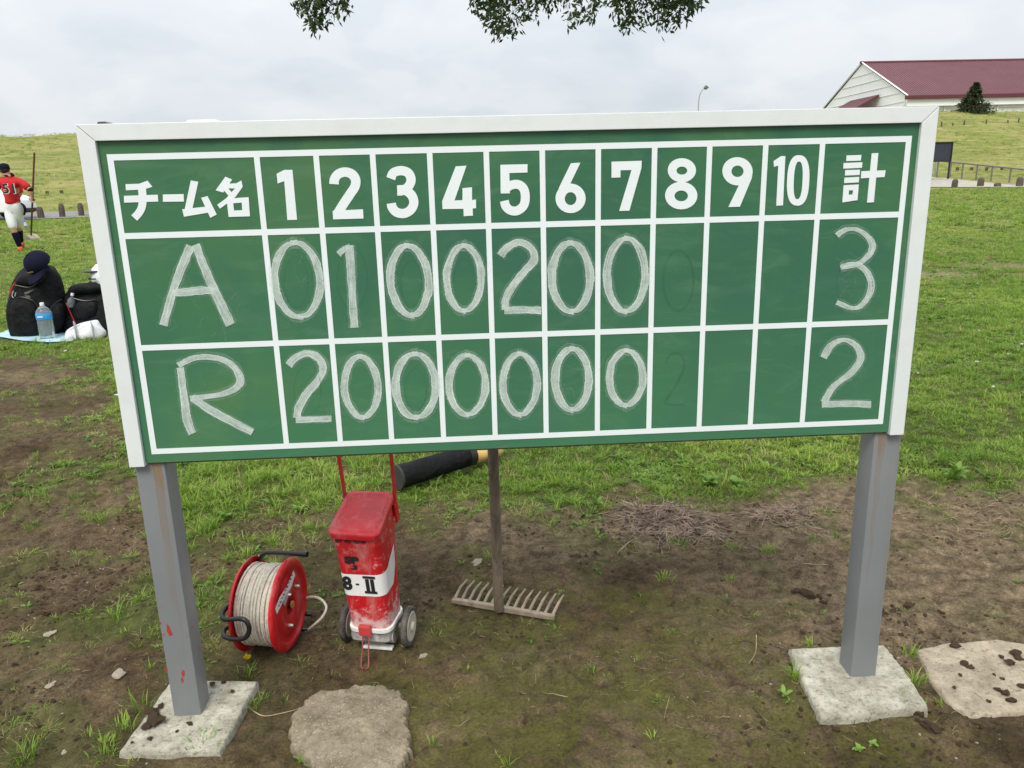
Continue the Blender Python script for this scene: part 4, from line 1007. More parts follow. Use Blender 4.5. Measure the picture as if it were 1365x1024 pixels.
for z__ in (.425, .585):
    b = MB(); y__ = -.058-.004*z__-.0032; b.box((.025, y__, BH0+(BH1-BH0)*z__), (.036, .0008, .007)); b.obj('label_bar', MT['black_paint'], lm)
text_mesh('SP', .030, 'label_letter', MT['black_paint'], lm, face_m(.755, -.018), (1.35, .9), .002)
text_mesh('.3', .020, 'label_letter', MT['black_paint'], lm, face_m(.68, -.014), (1.3, .9), .0012)
text_mesh('SET  NO 703144', .0125, 'label_letter', MT['black_paint'], lm, face_m(.955, -.012, .0035), (1.0, 1.0), .0004)
for o in kids(lm):
    if o.type == 'MESH' and o.name.split('.')[0] not in ('wheel', 'axle', 'roller', 'scraper', 'stand_wire', 'chassis'):
        for v in o.data.vertices: v.co.x -= .075*(v.co.z-.07)
        o.data.update()

# ------------------------------------------------------------------ rope reel
rc = P(386.5, 806, 2, .134)
rr_ = thing('rope_reel', 'red metal reel wound with white cotton rope in a black tube frame', 'rope reel', (rc.x, rc.y, 0))
nz = -radians(9.5)                                                    # the axle points right and a little towards the viewer
AX = Matrix.Rotation(nz, 4, 'Z') @ Matrix.Rotation(pi/2, 4, 'Y')       # lathe z -> axle
def reelm(dx): return Matrix.Translation((0, 0, .1345)) @ AX @ Matrix.Diagonal((.925, .925, 1, 1)) @ Matrix.Translation((0, 0, dx))
SP = .122
for dx, s in ((0, 1), (-SP, -1)):
    b = MB(); b.lathe([(.004, 0), (.030, 0), (.034, .004*s), (.088, .004*s), (.094, .0), (.112, -.001*s), (.117, .004*s), (.122, .006*s), (.134, .004*s), (.1405, .001*s), (.1445, -.004*s), (.1445, -.007*s), (.1385, -.005*s), (.120, -.002*s), (.03, -.005*s), (.004, -.005*s)], reelm(dx), 72)
    fl = b.obj('flange', MT['red_reel'], rr_, True, ang=60)
    if s == 1: fl1 = fl
b = MB(); b.lathe([(.006, .004), (.012, .004), (.012, .009), (.006, .009)], reelm(.001), 24); b.obj('hub', MT['rust'], fl1, True)
b = MB(); b.lathe([(.001, .004), (.0065, .004), (.0065, .0055), (.001, .0055)], reelm(.001), 16); b.obj('hub_bore', MT['black_paint'], fl1)
AXR = reelm(0)
def rpt(a, r, h): return AXR @ Vector((r*cos(a), r*sin(a), h))
# local disc angle: find screen-right / up directions
for a, r in ((radians(205), .052), (radians(130), .060), (radians(330), .062)):
    b = MB(); b.lathe([(.0055, 0), (.0055, .004), (.004, .012), (.001, .013)], AXR @ Matrix.Translation((r*cos(a), r*sin(a), .004)), 12); b.obj('bolt', MT['bare_metal'], fl1, True)
b = MB(); b.lathe([(.050, -SP), (.050, 0)], AXR, 32); b.obj('drum', MT['red_reel'], rr_)
# rope: several layers, each a helix; the outer one is uneven
def helix(r0, turns, ph, sag, name):
    pts = []; n = turns*30
    for i in range(n+1):
        t = i/n; a = 2*pi*turns*t+ph; h = -.009-(SP-.018)*t+.0025*sin(3*a*.37+ph)+.0015*sin(a)
        r = r0+.0018*sin(a*.53+ph)+.0014*sin(a*2.1+2*ph)
        pts.append(AXR @ Vector((r*cos(a), r*sin(a), h)))
    b = MB(); b.tube(pts, .0033, 7); return b.obj(name, MT['rope'], rr_, True, ang=80)
b = MB(); b.lathe([(.112, -SP+.008), (.1155, -SP*.5), (.112, -.008)], AXR, 48, False); b.obj('rope_core', MT['rope'], rr_, True)
helix(.1165, 20, 0, 0, 'rope'); helix(.1200, 17, 2.0, 0, 'rope'); helix(.1222, 10, 4.0, 0, 'rope')
# loose end looping on the right
def W2L(p): return p-Vector((rc.x, rc.y, 0))
yy = rc.y+.04
lo = [W2L(P(x, y, 1, yy+dy)) for x, y, dy in ((400, 801, .07), (412, 796, .06), (424, 797, .04), (432, 803, .01), (435, 811, -.01), (430, 822, -.02), (420, 832, -.01), (408, 842, .03), (400, 850, .05))]
b = MB(); b.tube(catmull(lo, 6), .0038, 8); b.obj('rope_end', MT['rope'], rr_, True)
# black tube frame
fy = rc.y+.02
top_ = [W2L(P(x, y, 1, v)) for x, y, v in ((344, 752, rc.y+.10), (348, 743, rc.y+.075), (354, 737.5, rc.y+.065), (362, 736.5, rc.y+.055), (385, 737.5, rc.y+.035), (408, 739, rc.y+.015))]
b = MB(); b.tube(catmull(top_, 6), .0068, 12); b.obj('carry_handle', MT['black_rubber'], rr_, True)
b = MB(); b.tube([top_[-1]+(top_[-2]-top_[-1]).normalized()*.012, top_[-1]+(top_[-1]-top_[-2]).normalized()*.004], .0082, 12); b.obj('handle_cap', MT['black_rubber'], rr_, True)
ly = rc.y-.125
lf_ = [W2L(P(x, y, 1, v)) for x, y, v in ((310, 806, ly+.06), (303, 809, ly+.05), (297, 817, ly+.03), (297, 824, ly+.01), (304, 826, ly), (320, 825, ly-.015), (328, 828, ly-.02), (332, 836, ly-.022), (331, 845, ly-.02), (325, 851, ly-.015), (312, 852, ly), (300, 849, ly+.01), (298, 843, ly+.03), (301, 838, ly+.045), (310, 834, ly+.06))]
b = MB(); b.tube(catmull(lf_, 6), .0066, 12); b.obj('frame_tube', MT['black_rubber'], rr_, True)
for (x0, y0, x1, y1, v, r) in ((403, 817, 416, 818.5, rc.y+.10, .0085), (399, 838, 411, 838.5, rc.y+.06, .006)):
    p0, p1 = W2L(P(x0, y0, 1, v)), W2L(P(x1, y1, 1, v)); b = MB(); b.tube([p0-(p1-p0)*.3, p1], r, 12); b.obj('tube_end', MT['black_rubber'], rr_, True)
base_ = [rpt(0, 0, .02)+Vector((0, 0, 0))]
b = MB(); b.tube([AXR @ Vector((0, 0, -SP-.03)), AXR @ Vector((0, 0, .006))], .011, 12); b.obj('axle', MT['black_rubber'], rr_, True)
p_a = lf_[0]; b = MB(); b.tube([p_a, AXR @ Vector((0, 0, -SP-.025))], .0064, 10); b.obj('frame_tube', MT['black_rubber'], rr_, True)
b = MB(); b.tube([top_[0], AXR @ Vector((0, 0, -SP-.025))], .0064, 10); b.obj('frame_tube', MT['black_rubber'], rr_, True)
# silver sticker strip on the disc
def onreel(x, y, h=.0065):
    nrm = (AX.to_3x3() @ Vector((0, 0, 1))); o0 = Vector((rc.x, rc.y, .1345))+nrm*h; d = ray(x, y); t = (o0-EYE).dot(nrm)/d.dot(nrm); return W2L(EYE+d*t)
def Q8(x, y): return (280+x/6.4, 720+y/6.4)
def reelpoly(pts, name, mat, h=.0065, th=.0006):
    b = MB(); b.loft([[onreel(*Q8(x, y), h=h) for x, y in pts], [onreel(*Q8(x, y), h=h+th) for x, y in pts]]); return b.obj(name, mat, fl1)
reelpoly([(570, 634), (556, 585), (590, 492), (650, 400), (712, 258), (727, 298), (694, 400), (625, 520)], 'sticker', MT['label_white'])
reelpoly([(622, 540), (655, 452), (690, 412), (640, 568)], 'sticker_grey', MT['silver'], .0075)
for k in range(9):
    t = k/8; cx_, cy_ = 592+(700-592)*t, 560+(300-560)*t
    reelpoly([(cx_-9, cy_+8), (cx_-2, cy_-8), (cx_+8, cy_-2), (cx_+1, cy_+10)][:4 if k % 2 else 3], 'sticker_letter', MT['black_paint'], .0085, .0004)

# ------------------------------------------------------------------ ground rake leaning behind the board
rk = thing('ground_rake', 'weathered wooden rake leaning behind the scoreboard with its toothed head on the soil', 'rake', (.84, .48, 0))
def K(p): return p-Vector((.84, .48, 0))
h0 = G(603, 800, .015); h1 = G(739, 823, .015); hd = (h1-h0).normalized(); hp = Vector((-hd.y, hd.x, 0))
b = MB(); secs = []
for t in np.linspace(0, 1, 9):
    c = h0.lerp(h1, t); e = .0085*(1-.25*abs(2*t-1)**3); secs.append([K(c+hp*sx_*.008+Vector((0, 0, sz_*e))) for sx_, sz_ in ((-1, -1), (1, -1), (1, 1), (-1, 1))])
b.loft(secs); b.obj('head_bar', MT['rake_head'], rk, bevel=.002)
for k in range(14):
    t = .02+.96*k/13; c = h0.lerp(h1, t); fan = (t-.5)*.02
    b = MB(); b.tube([K(c+hp*.004+Vector((0, 0, .004))), K(c+hp*.045+hd*(fan-.004+.016*(1-t))+Vector((0, 0, .022))), K(c+hp*.085+hd*(fan*1.6+.03*(1-t)-.004)+Vector((0, 0, .030)))], [.0052, .0046, .0026], 6)
    b.obj('tooth', MT['rake_head'], rk)
hb = P(665, 812, 2, .02); ht = Vector((.822, .052, 1.36))
# keep the handle on the seen line: pass behind the lower board edge at the measured spot
b = MB(); b.tube([K(hb), K(hb.lerp(ht, .5)), K(ht)], [.0158, .0150, .0140], 14); b.obj('handle', MT['rake_handle'], rk, True)

# ------------------------------------------------------------------ black sleeve over a pale pole, lying on the turf
c0 = G(530, 640, .05); c1 = G(629, 612, .05); dr = (c1-c0).normalized()
c0 = Vector((c0.x, c0.y, .062)); c1.z = .072
pl = thing('covered_roller', 'black fabric sleeve over a thick pale wooden pole lying on the grass behind the rake', 'sleeved pole', (c0.x, c0.y, 0))
def Kp(p): return p-Vector((c0.x, c0.y, 0))
n = 16; pts = [c0.lerp(c1, i/(n-1)) for i in range(n)]
b = MB(); b.tube([Kp(p) for p in pts], [.054*(1-.10*i/(n-1))*(1+.02*sin(i*1.7)) for i in range(n)], 24); b.obj('sleeve', MT['black_fabric'], pl, True)
b = MB(); b.tube([Kp(c0-dr*.004), Kp(c0+dr*.008)], [.0555, .0555], 24, True); b.obj('sleeve_rim', simple('sleeve_rim', (.035, .033, .03), .8), pl, True)
b = MB(); b.tube([Kp(c1-dr*.05), Kp(c1+dr*.02), Kp(c1+dr*.15)], [.046, .046, .045], 20); b.obj('pole', MT['pale_wood'], pl, True)
b = MB(); b.tube([Kp(c1-dr*.03), Kp(c1+dr*.004)], [.0500, .0495], 24); b.obj('sleeve_band', MT['black_paint'], pl, True)

# ------------------------------------------------------------------ gear on the grass at the left
BY = 5.85; bz = tz(-3.2, BY)
def loftpx(rows, yc, dep, parent, name, mat, n=28, e=.7, lump=.0, seed=1, capround=True, origin=None):
    """rows: (py, px_left, px_right, depth_factor) from the bottom up, an upright soft body"""
    rd = random.Random(seed); secs = []
    for py, a, c, df in rows:
        A_, C_ = P(a, py, 1, yc), P(c, py, 1, yc); hw = (C_.x-A_.x)/2; cx_ = (A_.x+C_.x)/2; z = (A_.z+C_.z)/2
        q = superel(cx_-origin[0], yc-origin[1], hw, dep*df, z-origin[2], n, e)
        for p in q:
            k = lump*(sin(p.x*31+seed)*cos(p.z*27+seed*2)+.6*sin(p.y*40+p.z*35)+.5*sin(p.x*70+p.z*60))
            p.x += k; p.y += k*1.2; p.z += k*.5
        secs.append(q)
    b = MB(); b.loft(secs); return b.obj(name, mat, parent, True, sub=1, ang=180)
og = P(50, 447, 1, BY); og.z = bz
bp = thing('backpack', 'large black baseball backpack standing on the pale blue sheet', 'backpack', og)
body = loftpx([(449, 24, 80, .8), (445, 19, 84, .95), (430, 14, 87.5, 1), (410, 12.5, 88.5, 1), (396, 14, 84.5, .95), (382, 17, 80.5, .85), (370, 21, 78, .72), (360, 27, 73, .55), (354, 33, 66, .35)], BY+.02, .17, bp, 'bag_body', MT['black_fabric'], lump=.011, origin=og)
loftpx([(444, 27, 52, .5), (438, 19, 53, .9), (420, 15, 53, 1), (404, 16, 50, 1), (397, 22, 44, .7)], BY-.12, .07, bp, 'front_pocket', MT['black_fabric'], lump=.004, seed=3, origin=og)
loftpx([(440, 70, 80, .5), (430, 66, 85, .9), (412, 67, 86, 1), (404, 70, 82, .6)], BY-.10, .07, bp, 'side_pocket', MT['black_fabric'], lump=.003, seed=5, origin=og)
loftpx([(382, 24, 54, .6), (376, 22, 60, 1), (368, 24, 62, 1), (362, 32, 56, .6)], BY-.09, .08, bp, 'top_flap', MT['black_fabric'], lump=.004, seed=6, origin=og)
def seam(pts, y, name='seam', mat='black_rubber', r=.004):
    b = MB(); b.tube(catmull([P(x, y_, 1, y)-og for x, y_ in pts], 6), r, 6); return b.obj(name, MT[mat], bp, True)
seam([(17, 401), (28, 396), (44, 401), (51, 412), (53, 430)], BY-.195); seam([(67, 413), (74, 404), (82, 399)], BY-.165); seam([(20, 380), (40, 383), (54, 374)], BY-.175)
seam([(18, 388), (16, 394), (18, 397)], BY-.19, 'zip_pull', 'bare_metal', .004); seam([(21, 390), (20, 395)], BY-.19, 'zip_pull', 'bare_metal', .004)
seam([(20, 377), (16, 384), (14, 392)], BY-.15, 'red_strap', 'red_rod', .006)
for q in (((32, 390), (45, 386), (38, 391), (33, 393)), ((32, 394), (39, 394), (41, 397), (36, 396.5))):
    b = MB(); b.loft([[P(x, y, 1, BY-.197)-og for x, y in q], [P(x, y, 1, BY-.1995)-og for x, y in q]]); b.obj('logo_mark', simple('dull_silver_mark', (.12, .12, .12), .5), bp)
# cap on the backpack
cp = P(51, 351, 1, BY-.14)
ct = thing('baseball_cap', 'navy baseball cap hung on top of the black backpack', 'cap', cp)
b = MB(); secs = []
for k in range(9):
    a = pi/2*k/8*1.12-.18; secs.append([Vector((.118*cos(a)*cos(g*2*pi/24), .122*cos(a)*sin(g*2*pi/24), .115*sin(a)+.004*abs(sin(g*pi/4)))) for g in range(24)])
b.loft(secs); cr = b.obj('crown', MT['navy'], ct, True, ang=80)
Rc = Euler((radians(46), radians(-10), radians(-20))).to_matrix()
for v in cr.data.vertices: v.co = Rc @ v.co
b = MB(); b.lathe([(.002, .118), (.009, .117), (.008, .121), (.002, .123)], Rc.to_4x4(), 12); b.obj('button', MT['navy'], ct, True)
b = MB(); n = 14; top = []; bot = []
for k in range(n+1):
    a = pi+.25+(pi-.5)*k/n; a2 = a
    top.append(Rc @ Vector((.110*cos(a), .116*sin(a), -.005)))
    bot.append(Rc @ Vector((.108*cos(a), .116*sin(a)-.105*(1-abs(2*k/n-1)**2.5), -.022-.025*(2*k/n-1)**2)))
vs = top+bot+[p+Vector((0, 0, -.004)) for p in top]+[p+Vector((0, -.0, -.004)) for p in bot]; m_ = n+1
fs = [(i, i+1, m_+i+1, m_+i) for i in range(n)]+[(2*m_+i, 3*m_+i, 3*m_+i+1, 2*m_+i+1) for i in range(n)]+[(m_+i, m_+i+1, 3*m_+i+1, 3*m_+i) for i in range(n)]
b.add(vs, fs); b.obj('brim', MT['navy'], ct, True)
b = MB(); b.box(Rc @ Vector((-.01, -.122, .02)), (.06, .004, .012), Rc); b.obj('badge', simple('gold_thread', (.35, .22, .05), .6), ct)
# duffel bag
og2 = P(120, 440, 1, BY+.12); og2.z = bz
df = thing('duffel_bag', 'slumped black duffel bag between the backpack and the scoreboard edge', 'duffel bag', og2)
loftpx([(446, 92, 168, .8), (440, 88, 172, 1), (425, 86, 174, 1.05), (408, 85, 172, 1), (396, 87, 170, .9), (387, 90, 164, .75), (381, 97, 150, .55), (378, 105, 136, .3)], BY+.14, .20, df, 'bag_body', MT['black_fabric'], n=40, lump=.020, seed=8, origin=og2)
loftpx([(392, 92, 132, .5), (386, 90, 140, 1), (380, 95, 134, 1), (377, 104, 122, .5)], BY+.0, .09, df, 'flap', MT['black_fabric'], lump=.008, seed=9, origin=og2)
loftpx([(428, 100, 126, .5), (418, 98, 132, 1), (405, 100, 134, 1), (399, 108, 128, .5)], BY-.02, .07, df, 'end_pocket', MT['black_fabric'], lump=.008, seed=12, origin=og2)
b = MB(); b.tube(catmull([P(x, y, 1, BY-.07)-og2 for x, y in ((88, 404), (93, 415), (98, 426), (101, 432))], 5), .0045, 6); b.obj('red_piping', MT['red_rod'], df, True)
b = MB(); b.tube(catmull([P(x, y, 1, BY-.06)-og2 for x, y in ((96, 397), (112, 401), (128, 399), (138, 392))], 5), .006, 6); b.obj('carry_strap', MT['black_rubber'], df, True)
# helmet resting on the duffel
hp_ = P(139, 367, 1, BY+.15)
hm = thing('catcher_helmet', 'white and black catcher helmet half hidden by the scoreboard edge above the duffel bag', 'helmet', hp_)
b = MB(); b.lathe([(.001, .12), (.06, .108), (.10, .07), (.12, .01), (.12, -.06), (.105, -.10), (.09, -.10)], None, 28); b.obj('shell', MT['white_plastic'], hm, True, ang=60)
b = MB(); b.loft([superel(-.07, -.03, .09, .09, .055, 18, .9), superel(-.075, -.03, .11, .10, .045, 18, .9), superel(-.07, -.03, .09, .09, .038, 18, .9)]); v_ = b.obj('visor', MT['black_rubber'], hm, True)
for k, z in enumerate((-.02, -.055, -.09)):
    b = MB(); b.tube(catmull([(-.11, .02, z), (-.125, -.05, z), (-.09, -.12, z), (-.02, -.14, z)], 5), .007, 6); b.obj('guard_bar', MT['black_paint'], hm, True)
b = MB(); b.loft([superel(.0, .0, .09, .1, -.16, 18, .8), superel(0, 0, .11, .11, -.10, 18, .8)]); b.obj('neck_pad', MT['black_fabric'], hm, True)
# water bottle
bt = P(64.5, 454, 1, BY-.30); btz = tz(bt.x, bt.y)+.008
bo = thing('water_bottle', 'big clear plastic water bottle with blue label in front of the backpack', 'bottle', (bt.x, bt.y, btz))
prof = [(.03, 0), (.062, .004), (.066, .02)]
for k in range(6): prof += [(.0665, .03+k*.027), (.063, .043+k*.027)]
prof += [(.066, .20), (.066, .255), (.060, .272), (.040, .30), (.020, .314), (.018, .325), (.001, .326)]
b = MB(); b.lathe(prof, None, 28); b.obj('bottle_body', MT['bottle'], bo, True, ang=80)
b = MB(); b.lathe([(.001, .006), (.058, .007), (.0605, .03), (.0605, .20), (.0600, .245), (.001, .246)], None, 24); b.obj('water', MT['bottle'], bo, True)
b = MB(); b.lathe([(.0668, .196), (.0675, .198), (.0675, .248), (.0668, .250)], None, 28, False); b.obj('label_wrap', MT['blue_label'], bo, True)
b = MB(); b.lathe([(.001, .347), (.017, .347), (.0185, .343), (.0185, .322), (.0183, .320)], None, 20); b.obj('screw_cap', MT['white_plastic'], bo, True)
b = MB(); b.box((0, -.0683, .225), (.05, .001, .012)); b.obj('label_text', MT['white_plastic'], bo)
b2 = P(95, 400, 1, BY-.06)
bo2 = thing('small_bottle', 'upper end of a small clear bottle poking out of the duffel bag', 'bottle', b2)
b = MB(); b.lathe([(.02, -.07), (.032, -.05), (.032, .0), (.012, .03), (.012, .05)], Matrix.Rotation(radians(20), 4, 'Y'), 16); b.obj('bottle_body', MT['bottle'], bo2, True)
b = MB(); b.lathe([(.015, .045), (.015, .07), (.001, .071)], Matrix.Rotation(radians(20), 4, 'Y'), 14); b.obj('screw_cap', MT['white_plastic'], bo2, True)
# white leg guard
g0 = P(113, 452, 1, BY-.32); gz0 = tz(g0.x, g0.y)+.012
lg = thing('leg_guard', 'white padded leg guard lying on the sheet right of the water bottle', 'leg guard', (g0.x, g0.y, gz0))
og3 = Vector((g0.x, g0.y, gz0))
loftpx([(452.5, 89, 138, .8), (449, 87, 139.5, 1), (443, 88.5, 138.5, 1), (436.5, 94, 135, .9), (431.5, 103, 132, .7), (428.5, 112, 127, .35)], BY-.30, .085, lg, 'pad', MT['white_cloth'], n=44, e=.8, lump=.017, seed=21, origin=og3)
for xx_ in ((99, 103), (122, 126)):
    b = MB(); q_ = [P(xx_[0]+(xx_[1]-xx_[0])*u, y, 1, BY-v)-og3 for u, y, v in ((1, 452, .395), (.8, 447, .405), (.5, 441, .395), (.2, 435, .375), (0, 431.5, .34), (0, 430, .28))]
    b.tube(catmull(q_, 4), .020, 8, True, .22); b.obj('strap', simple('grey_strap', (.42, .43, .47), .8), lg, True)
# pale blue sheet
shp = [(-30, 448), (-2, 446), (14, 441), (40, 436), (90, 430), (150, 425), (180, 436), (140, 442), (118, 452), (92, 456), (64, 459), (30, 456), (4, 452)]
q = [groundhit(x, y, 3, 12) for x, y in shp]
b = MB(); ce = sum(q, Vector())/len(q); secs = []
for f_ in (1, .8, .5, .02):
    secs.append([Vector((ce.x+(p.x-ce.x)*f_, ce.y+(p.y-ce.y)*f_, tz(p.x, p.y)+.018+.010*sin(p.x*9+f_*5)*cos(p.y*7))) for p in q])
low = [Vector((p.x, p.y, p.z-.004)) for p in secs[0]]
b.loft([low]+secs); o = b.obj('ground_sheet', MT['pale_blue'], None, True, ang=80); tag(o, 'pale blue printed sheet spread on the grass under the bags', 'sheet')

# ------------------------------------------------------------------ people
FAT = 1.22
def skin(name, vs, es, mat, parent, sub=2, root=0):
    me = bpy.data.meshes.new(name); me.from_pydata([v[0] for v in vs], es, []); o = bpy.data.objects.new(name, me); C.objects.link(o)
    md = o.modifiers.new('skin', 'SKIN'); md.use_smooth_shade = True; md.branch_smoothing = .3
    ly = me.skin_vertices[0].data if me.skin_vertices else None
    if ly is None:
        bm = bmesh.new(); bm.from_mesh(me); bm.verts.layers.skin.verify(); bm.to_mesh(me); bm.free(); ly = me.skin_vertices[0].data
    for i, v in enumerate(vs):
        r = v[1]; ly[i].radius = (r*FAT, r*FAT) if not isinstance(r, tuple) else (r[0]*FAT, r[1]*FAT); ly[i].use_root = (i == root)
    s_ = o.modifiers.new('sub', 'SUBSURF'); s_.levels = sub; s_.render_levels = sub
    bpy.context.view_layer.update()
    me2 = bpy.data.meshes.new_from_object(o.evaluated_get(bpy.context.evaluated_depsgraph_get())); bpy.data.objects.remove(o)
    me2.name = name; me2.materials.clear(); me2.materials.append(mat)
    me2.polygons.foreach_set('use_smooth', [True]*len(me2.polygons))
    o = bpy.data.objects.new(name, me2); C.objects.link(o); o.parent = parent; return o
def hand(vs, es, root_i, w_, dirv, side, spread, r=.0095):
    """palm plus four unequal bent fingers and a thumb from the palm's side; w_ wrist point"""
    d = dirv.normalized(); sd = spread.normalized(); cu = d.cross(sd).normalized()*side
    vs.append((w_+d*.045, (.030, .018))); pi_ = len(vs)-1; es.append((root_i, pi_))
    for k, (o_, l) in enumerate(((-.026, .068), (-.009, .078), (.009, .073), (.026, .058))):
        base = w_+d*.085+sd*o_; vs.append((base, r)); i0 = len(vs)-1; es.append((pi_, i0))
        vs.append((base+d*l*.45+cu*l*.25, r*.92)); vs.append((base+d*l*.55+cu*l*.75, r*.8)); es += [(i0, i0+1), (i0+1, i0+2)]
    tb = w_+d*.03-sd*.036; vs.append((tb, r*1.05)); i0 = len(vs)-1; es.append((pi_, i0))
    vs.append((tb-sd*.012+d*.03+cu*.012, r)); vs.append((tb-sd*.002+d*.055+cu*.032, r*.8)); es += [(i0, i0+1), (i0+1, i0+2)]
def person(label, loc, J, mats, number=None, glove=True):
    """J: joints in metres relative to loc"""
    t = thing('person', label, 'person', loc)
    V = lambda k: Vector(J[k])
    vs = [(V('pelvis'), (.125, .10)), (V('waist'), (.115, .09)), (V('chest'), (.145, .10)), (V('neck0'), (.06, .06)), (V('neck'), (.052, .052)), (V('head0'), (.072, .082)), (V('head1'), (.075, .088)), (V('head2'), (.05, .055))]
    es = [(0, 1), (1, 2), (2, 3), (3, 4), (4, 5), (5, 6), (6, 7)]
    def chain(a, lst):
        p = a
        for co, r in lst: vs.append((Vector(co), r)); es.append((p, len(vs)-1)); p = len(vs)-1
        return p
    for s in 'LR':
        w_ = chain(2, [(J['sh'+s], .058), (V('sh'+s).lerp(V('el'+s), .45), .050), (J['el'+s], .040), (V('el'+s).lerp(V('wr'+s), .4), .038), (J['wr'+s], .026)])
        hand(vs, es, w_, V('wr'+s), V('wr'+s)-V('el'+s) if s == 'L' else Vector(J.get('hand_dir', V('wrR')-V('elR'))), 1 if s == 'R' else -1, Vector((.0, 1, 0)))
        chain(0, [(J['hip'+s], .088), (V('hip'+s).lerp(V('kn'+s), .5), .074), (J['kn'+s], .052), (V('kn'+s).lerp(V('an'+s), .35), .052), (J['an'+s], .034), (V('an'+s).lerp(V('to'+s), .35)+Vector((0, 0, -.02)), .036), (J['to'+s], .026)])
    bodyo = skin('body', vs, es, mats['skin'], t)
    # jersey
    vs2 = [(V('waist').lerp(V('pelvis'), .85), (.146, .122)), (V('waist').lerp(V('pelvis'), .3), (.146, .118)), (V('waist')+Vector((0, 0, .04)), (.145, .115)), (V('waist').lerp(V('chest'), .6), (.155, .118)), (V('chest')+Vector((0, 0, .02)), (.152, .108)), (V('neck0'), (.078, .07))]
    es2 = [(0, 1), (1, 2), (2, 3), (3, 4), (4, 5)]
    for s in 'LR':
        a, c = V('sh'+s), V('el'+s); i = len(vs2); vs2 += [(a+Vector((0, 0, .0)), .076), (a.lerp(c, .5), .072), (a.lerp(c, .90), .072)]; es2 += [(4, i), (i, i+1), (i+1, i+2)]
    skin('jersey', vs2, es2, mats['jersey'], t)
    vs3 = [(V('pelvis').lerp(V('waist'), 1.0), (.128, .105)), (V('pelvis'), (.136, .116))]; es3 = [(0, 1)]
    for s in 'LR':
        a, c = V('hip'+s), V('kn'+s); i = len(vs3); vs3 += [(a+Vector((0, 0, -.03)), .108), (a.lerp(c, .5), .098), (a.lerp(c, .92), .076), (c.lerp(V('an'+s), .13), .062)]; es3 += [(1, i), (i, i+1), (i+1, i+2), (i+2, i+3)]
    skin('trousers', vs3, es3, mats['trousers'], t)
    for s in 'LR':
        k_, a, o_ = V('kn'+s), V('an'+s), V('to'+s)
        skin('sock', [(k_.lerp(a, .12), .056), (k_.lerp(a, .4), .060), (k_.lerp(a, .7), .048), (a, .040)], [(0, 1), (1, 2), (2, 3)], mats['sock'], t)
        fd = (o_-a); hl = a-Vector((fd.x, fd.y, 0)).normalized()*.05
        skin('shoe', [(hl+Vector((0, 0, -.035)), (.040, .036)), (a+Vector((0, 0, -.03)), (.046, .046)), (a.lerp(o_, .6)+Vector((0, 0, -.012)), (.046, .034)), (o_, (.038, .026))], [(0, 1), (1, 2), (2, 3)], mats['shoe'], t)
    b = MB(); b.tube(catmull([V('waist')+Vector((.142*cos(a), .110*sin(a), -.095)) for a in [2*pi*k/16 for k in range(17)]], 2), .014, 6); b.obj('belt', MT['black_rubber'], t, True) if False else None
    # hair, cap, ears and face
    hc = V('head1'); fwd = Vector(J['face']).normalized(); lf = Vector((0, 0, 1)).cross(fwd).normalized()
    R3 = Matrix((lf, -fwd, Vector((0, 0, 1)))).transposed()
    def placed(mb, name, mat, **kw):
        o = mb.obj(name, mat, t, True, **kw)
        for v in o.data.vertices: v.co = R3 @ v.co + hc
        o.data.update(); return o
    hairb = MB(); hairb.loft([[Vector((r*cos(g), r*1.1*sin(g)+.012, z)) for g in [2*pi*j/18 for j in range(18)]] for r, z in ((.060, -.075), (.088, -.03), (.094, .03), (.075, .08), (.02, .10))]); placed(hairb, 'hair', MT['hair'])
    cb_ = MB(); cb_.loft([[Vector((r*cos(g), r*1.1*sin(g)+.005, z)) for g in [2*pi*j/20 for j in range(20)]] for r, z in ((.102, .012), (.104, .04), (.098, .08), (.072, .115), (.03, .13), (.004, .133))]); cpo = placed(cb_, 'cap', mats['cap'])
    br = MB(); br.loft([[Vector((.075*cos(g), -.10-.085*max(0, -sin(g))*1.0+.03*max(0, sin(g)), z)) for g in [2*pi*j/18 for j in range(18)]] for z in (.012, .022)]); placed(br, 'cap_brim', mats['cap'])
    for s in (-1, 1):
        e = MB(); e.loft([superel(0, 0, .008, .018, z, 8, 1) for z in (-.03, 0, .02)]); oe = e.obj('ear', mats['skin'], t, True)
        for v in oe.data.vertices: v.co = R3 @ (v.co+Vector((s*.092, .0, -.02))) + hc
        e = MB(); e.box((s*.03, -.099, -.012), (.022, .006, .009)); placed(e, 'eye', MT['hair'])
    e = MB(); e.loft([superel(0, -.098, .008, .006, -.015, 8, 1), superel(0, -.112, .016, .014, -.05, 8, 1), superel(0, -.098, .010, .006, -.058, 8, 1)]); placed(e, 'nose', mats['skin'])
    e = MB(); e.box((0, -.093, -.078), (.045, .008, .008)); placed(e, 'mouth', simple('lips', (.35, .12, .1), .6))
    return t
pf = groundhit(27, 335, 5, 40); PY_ = pf.y; pz = tz(pf.x, PY_)
def jp(x, y, dy=0): p = P(x, y, 1, PY_+dy); return (p.x-pf.x, p.y-pf.y, p.z-pz)
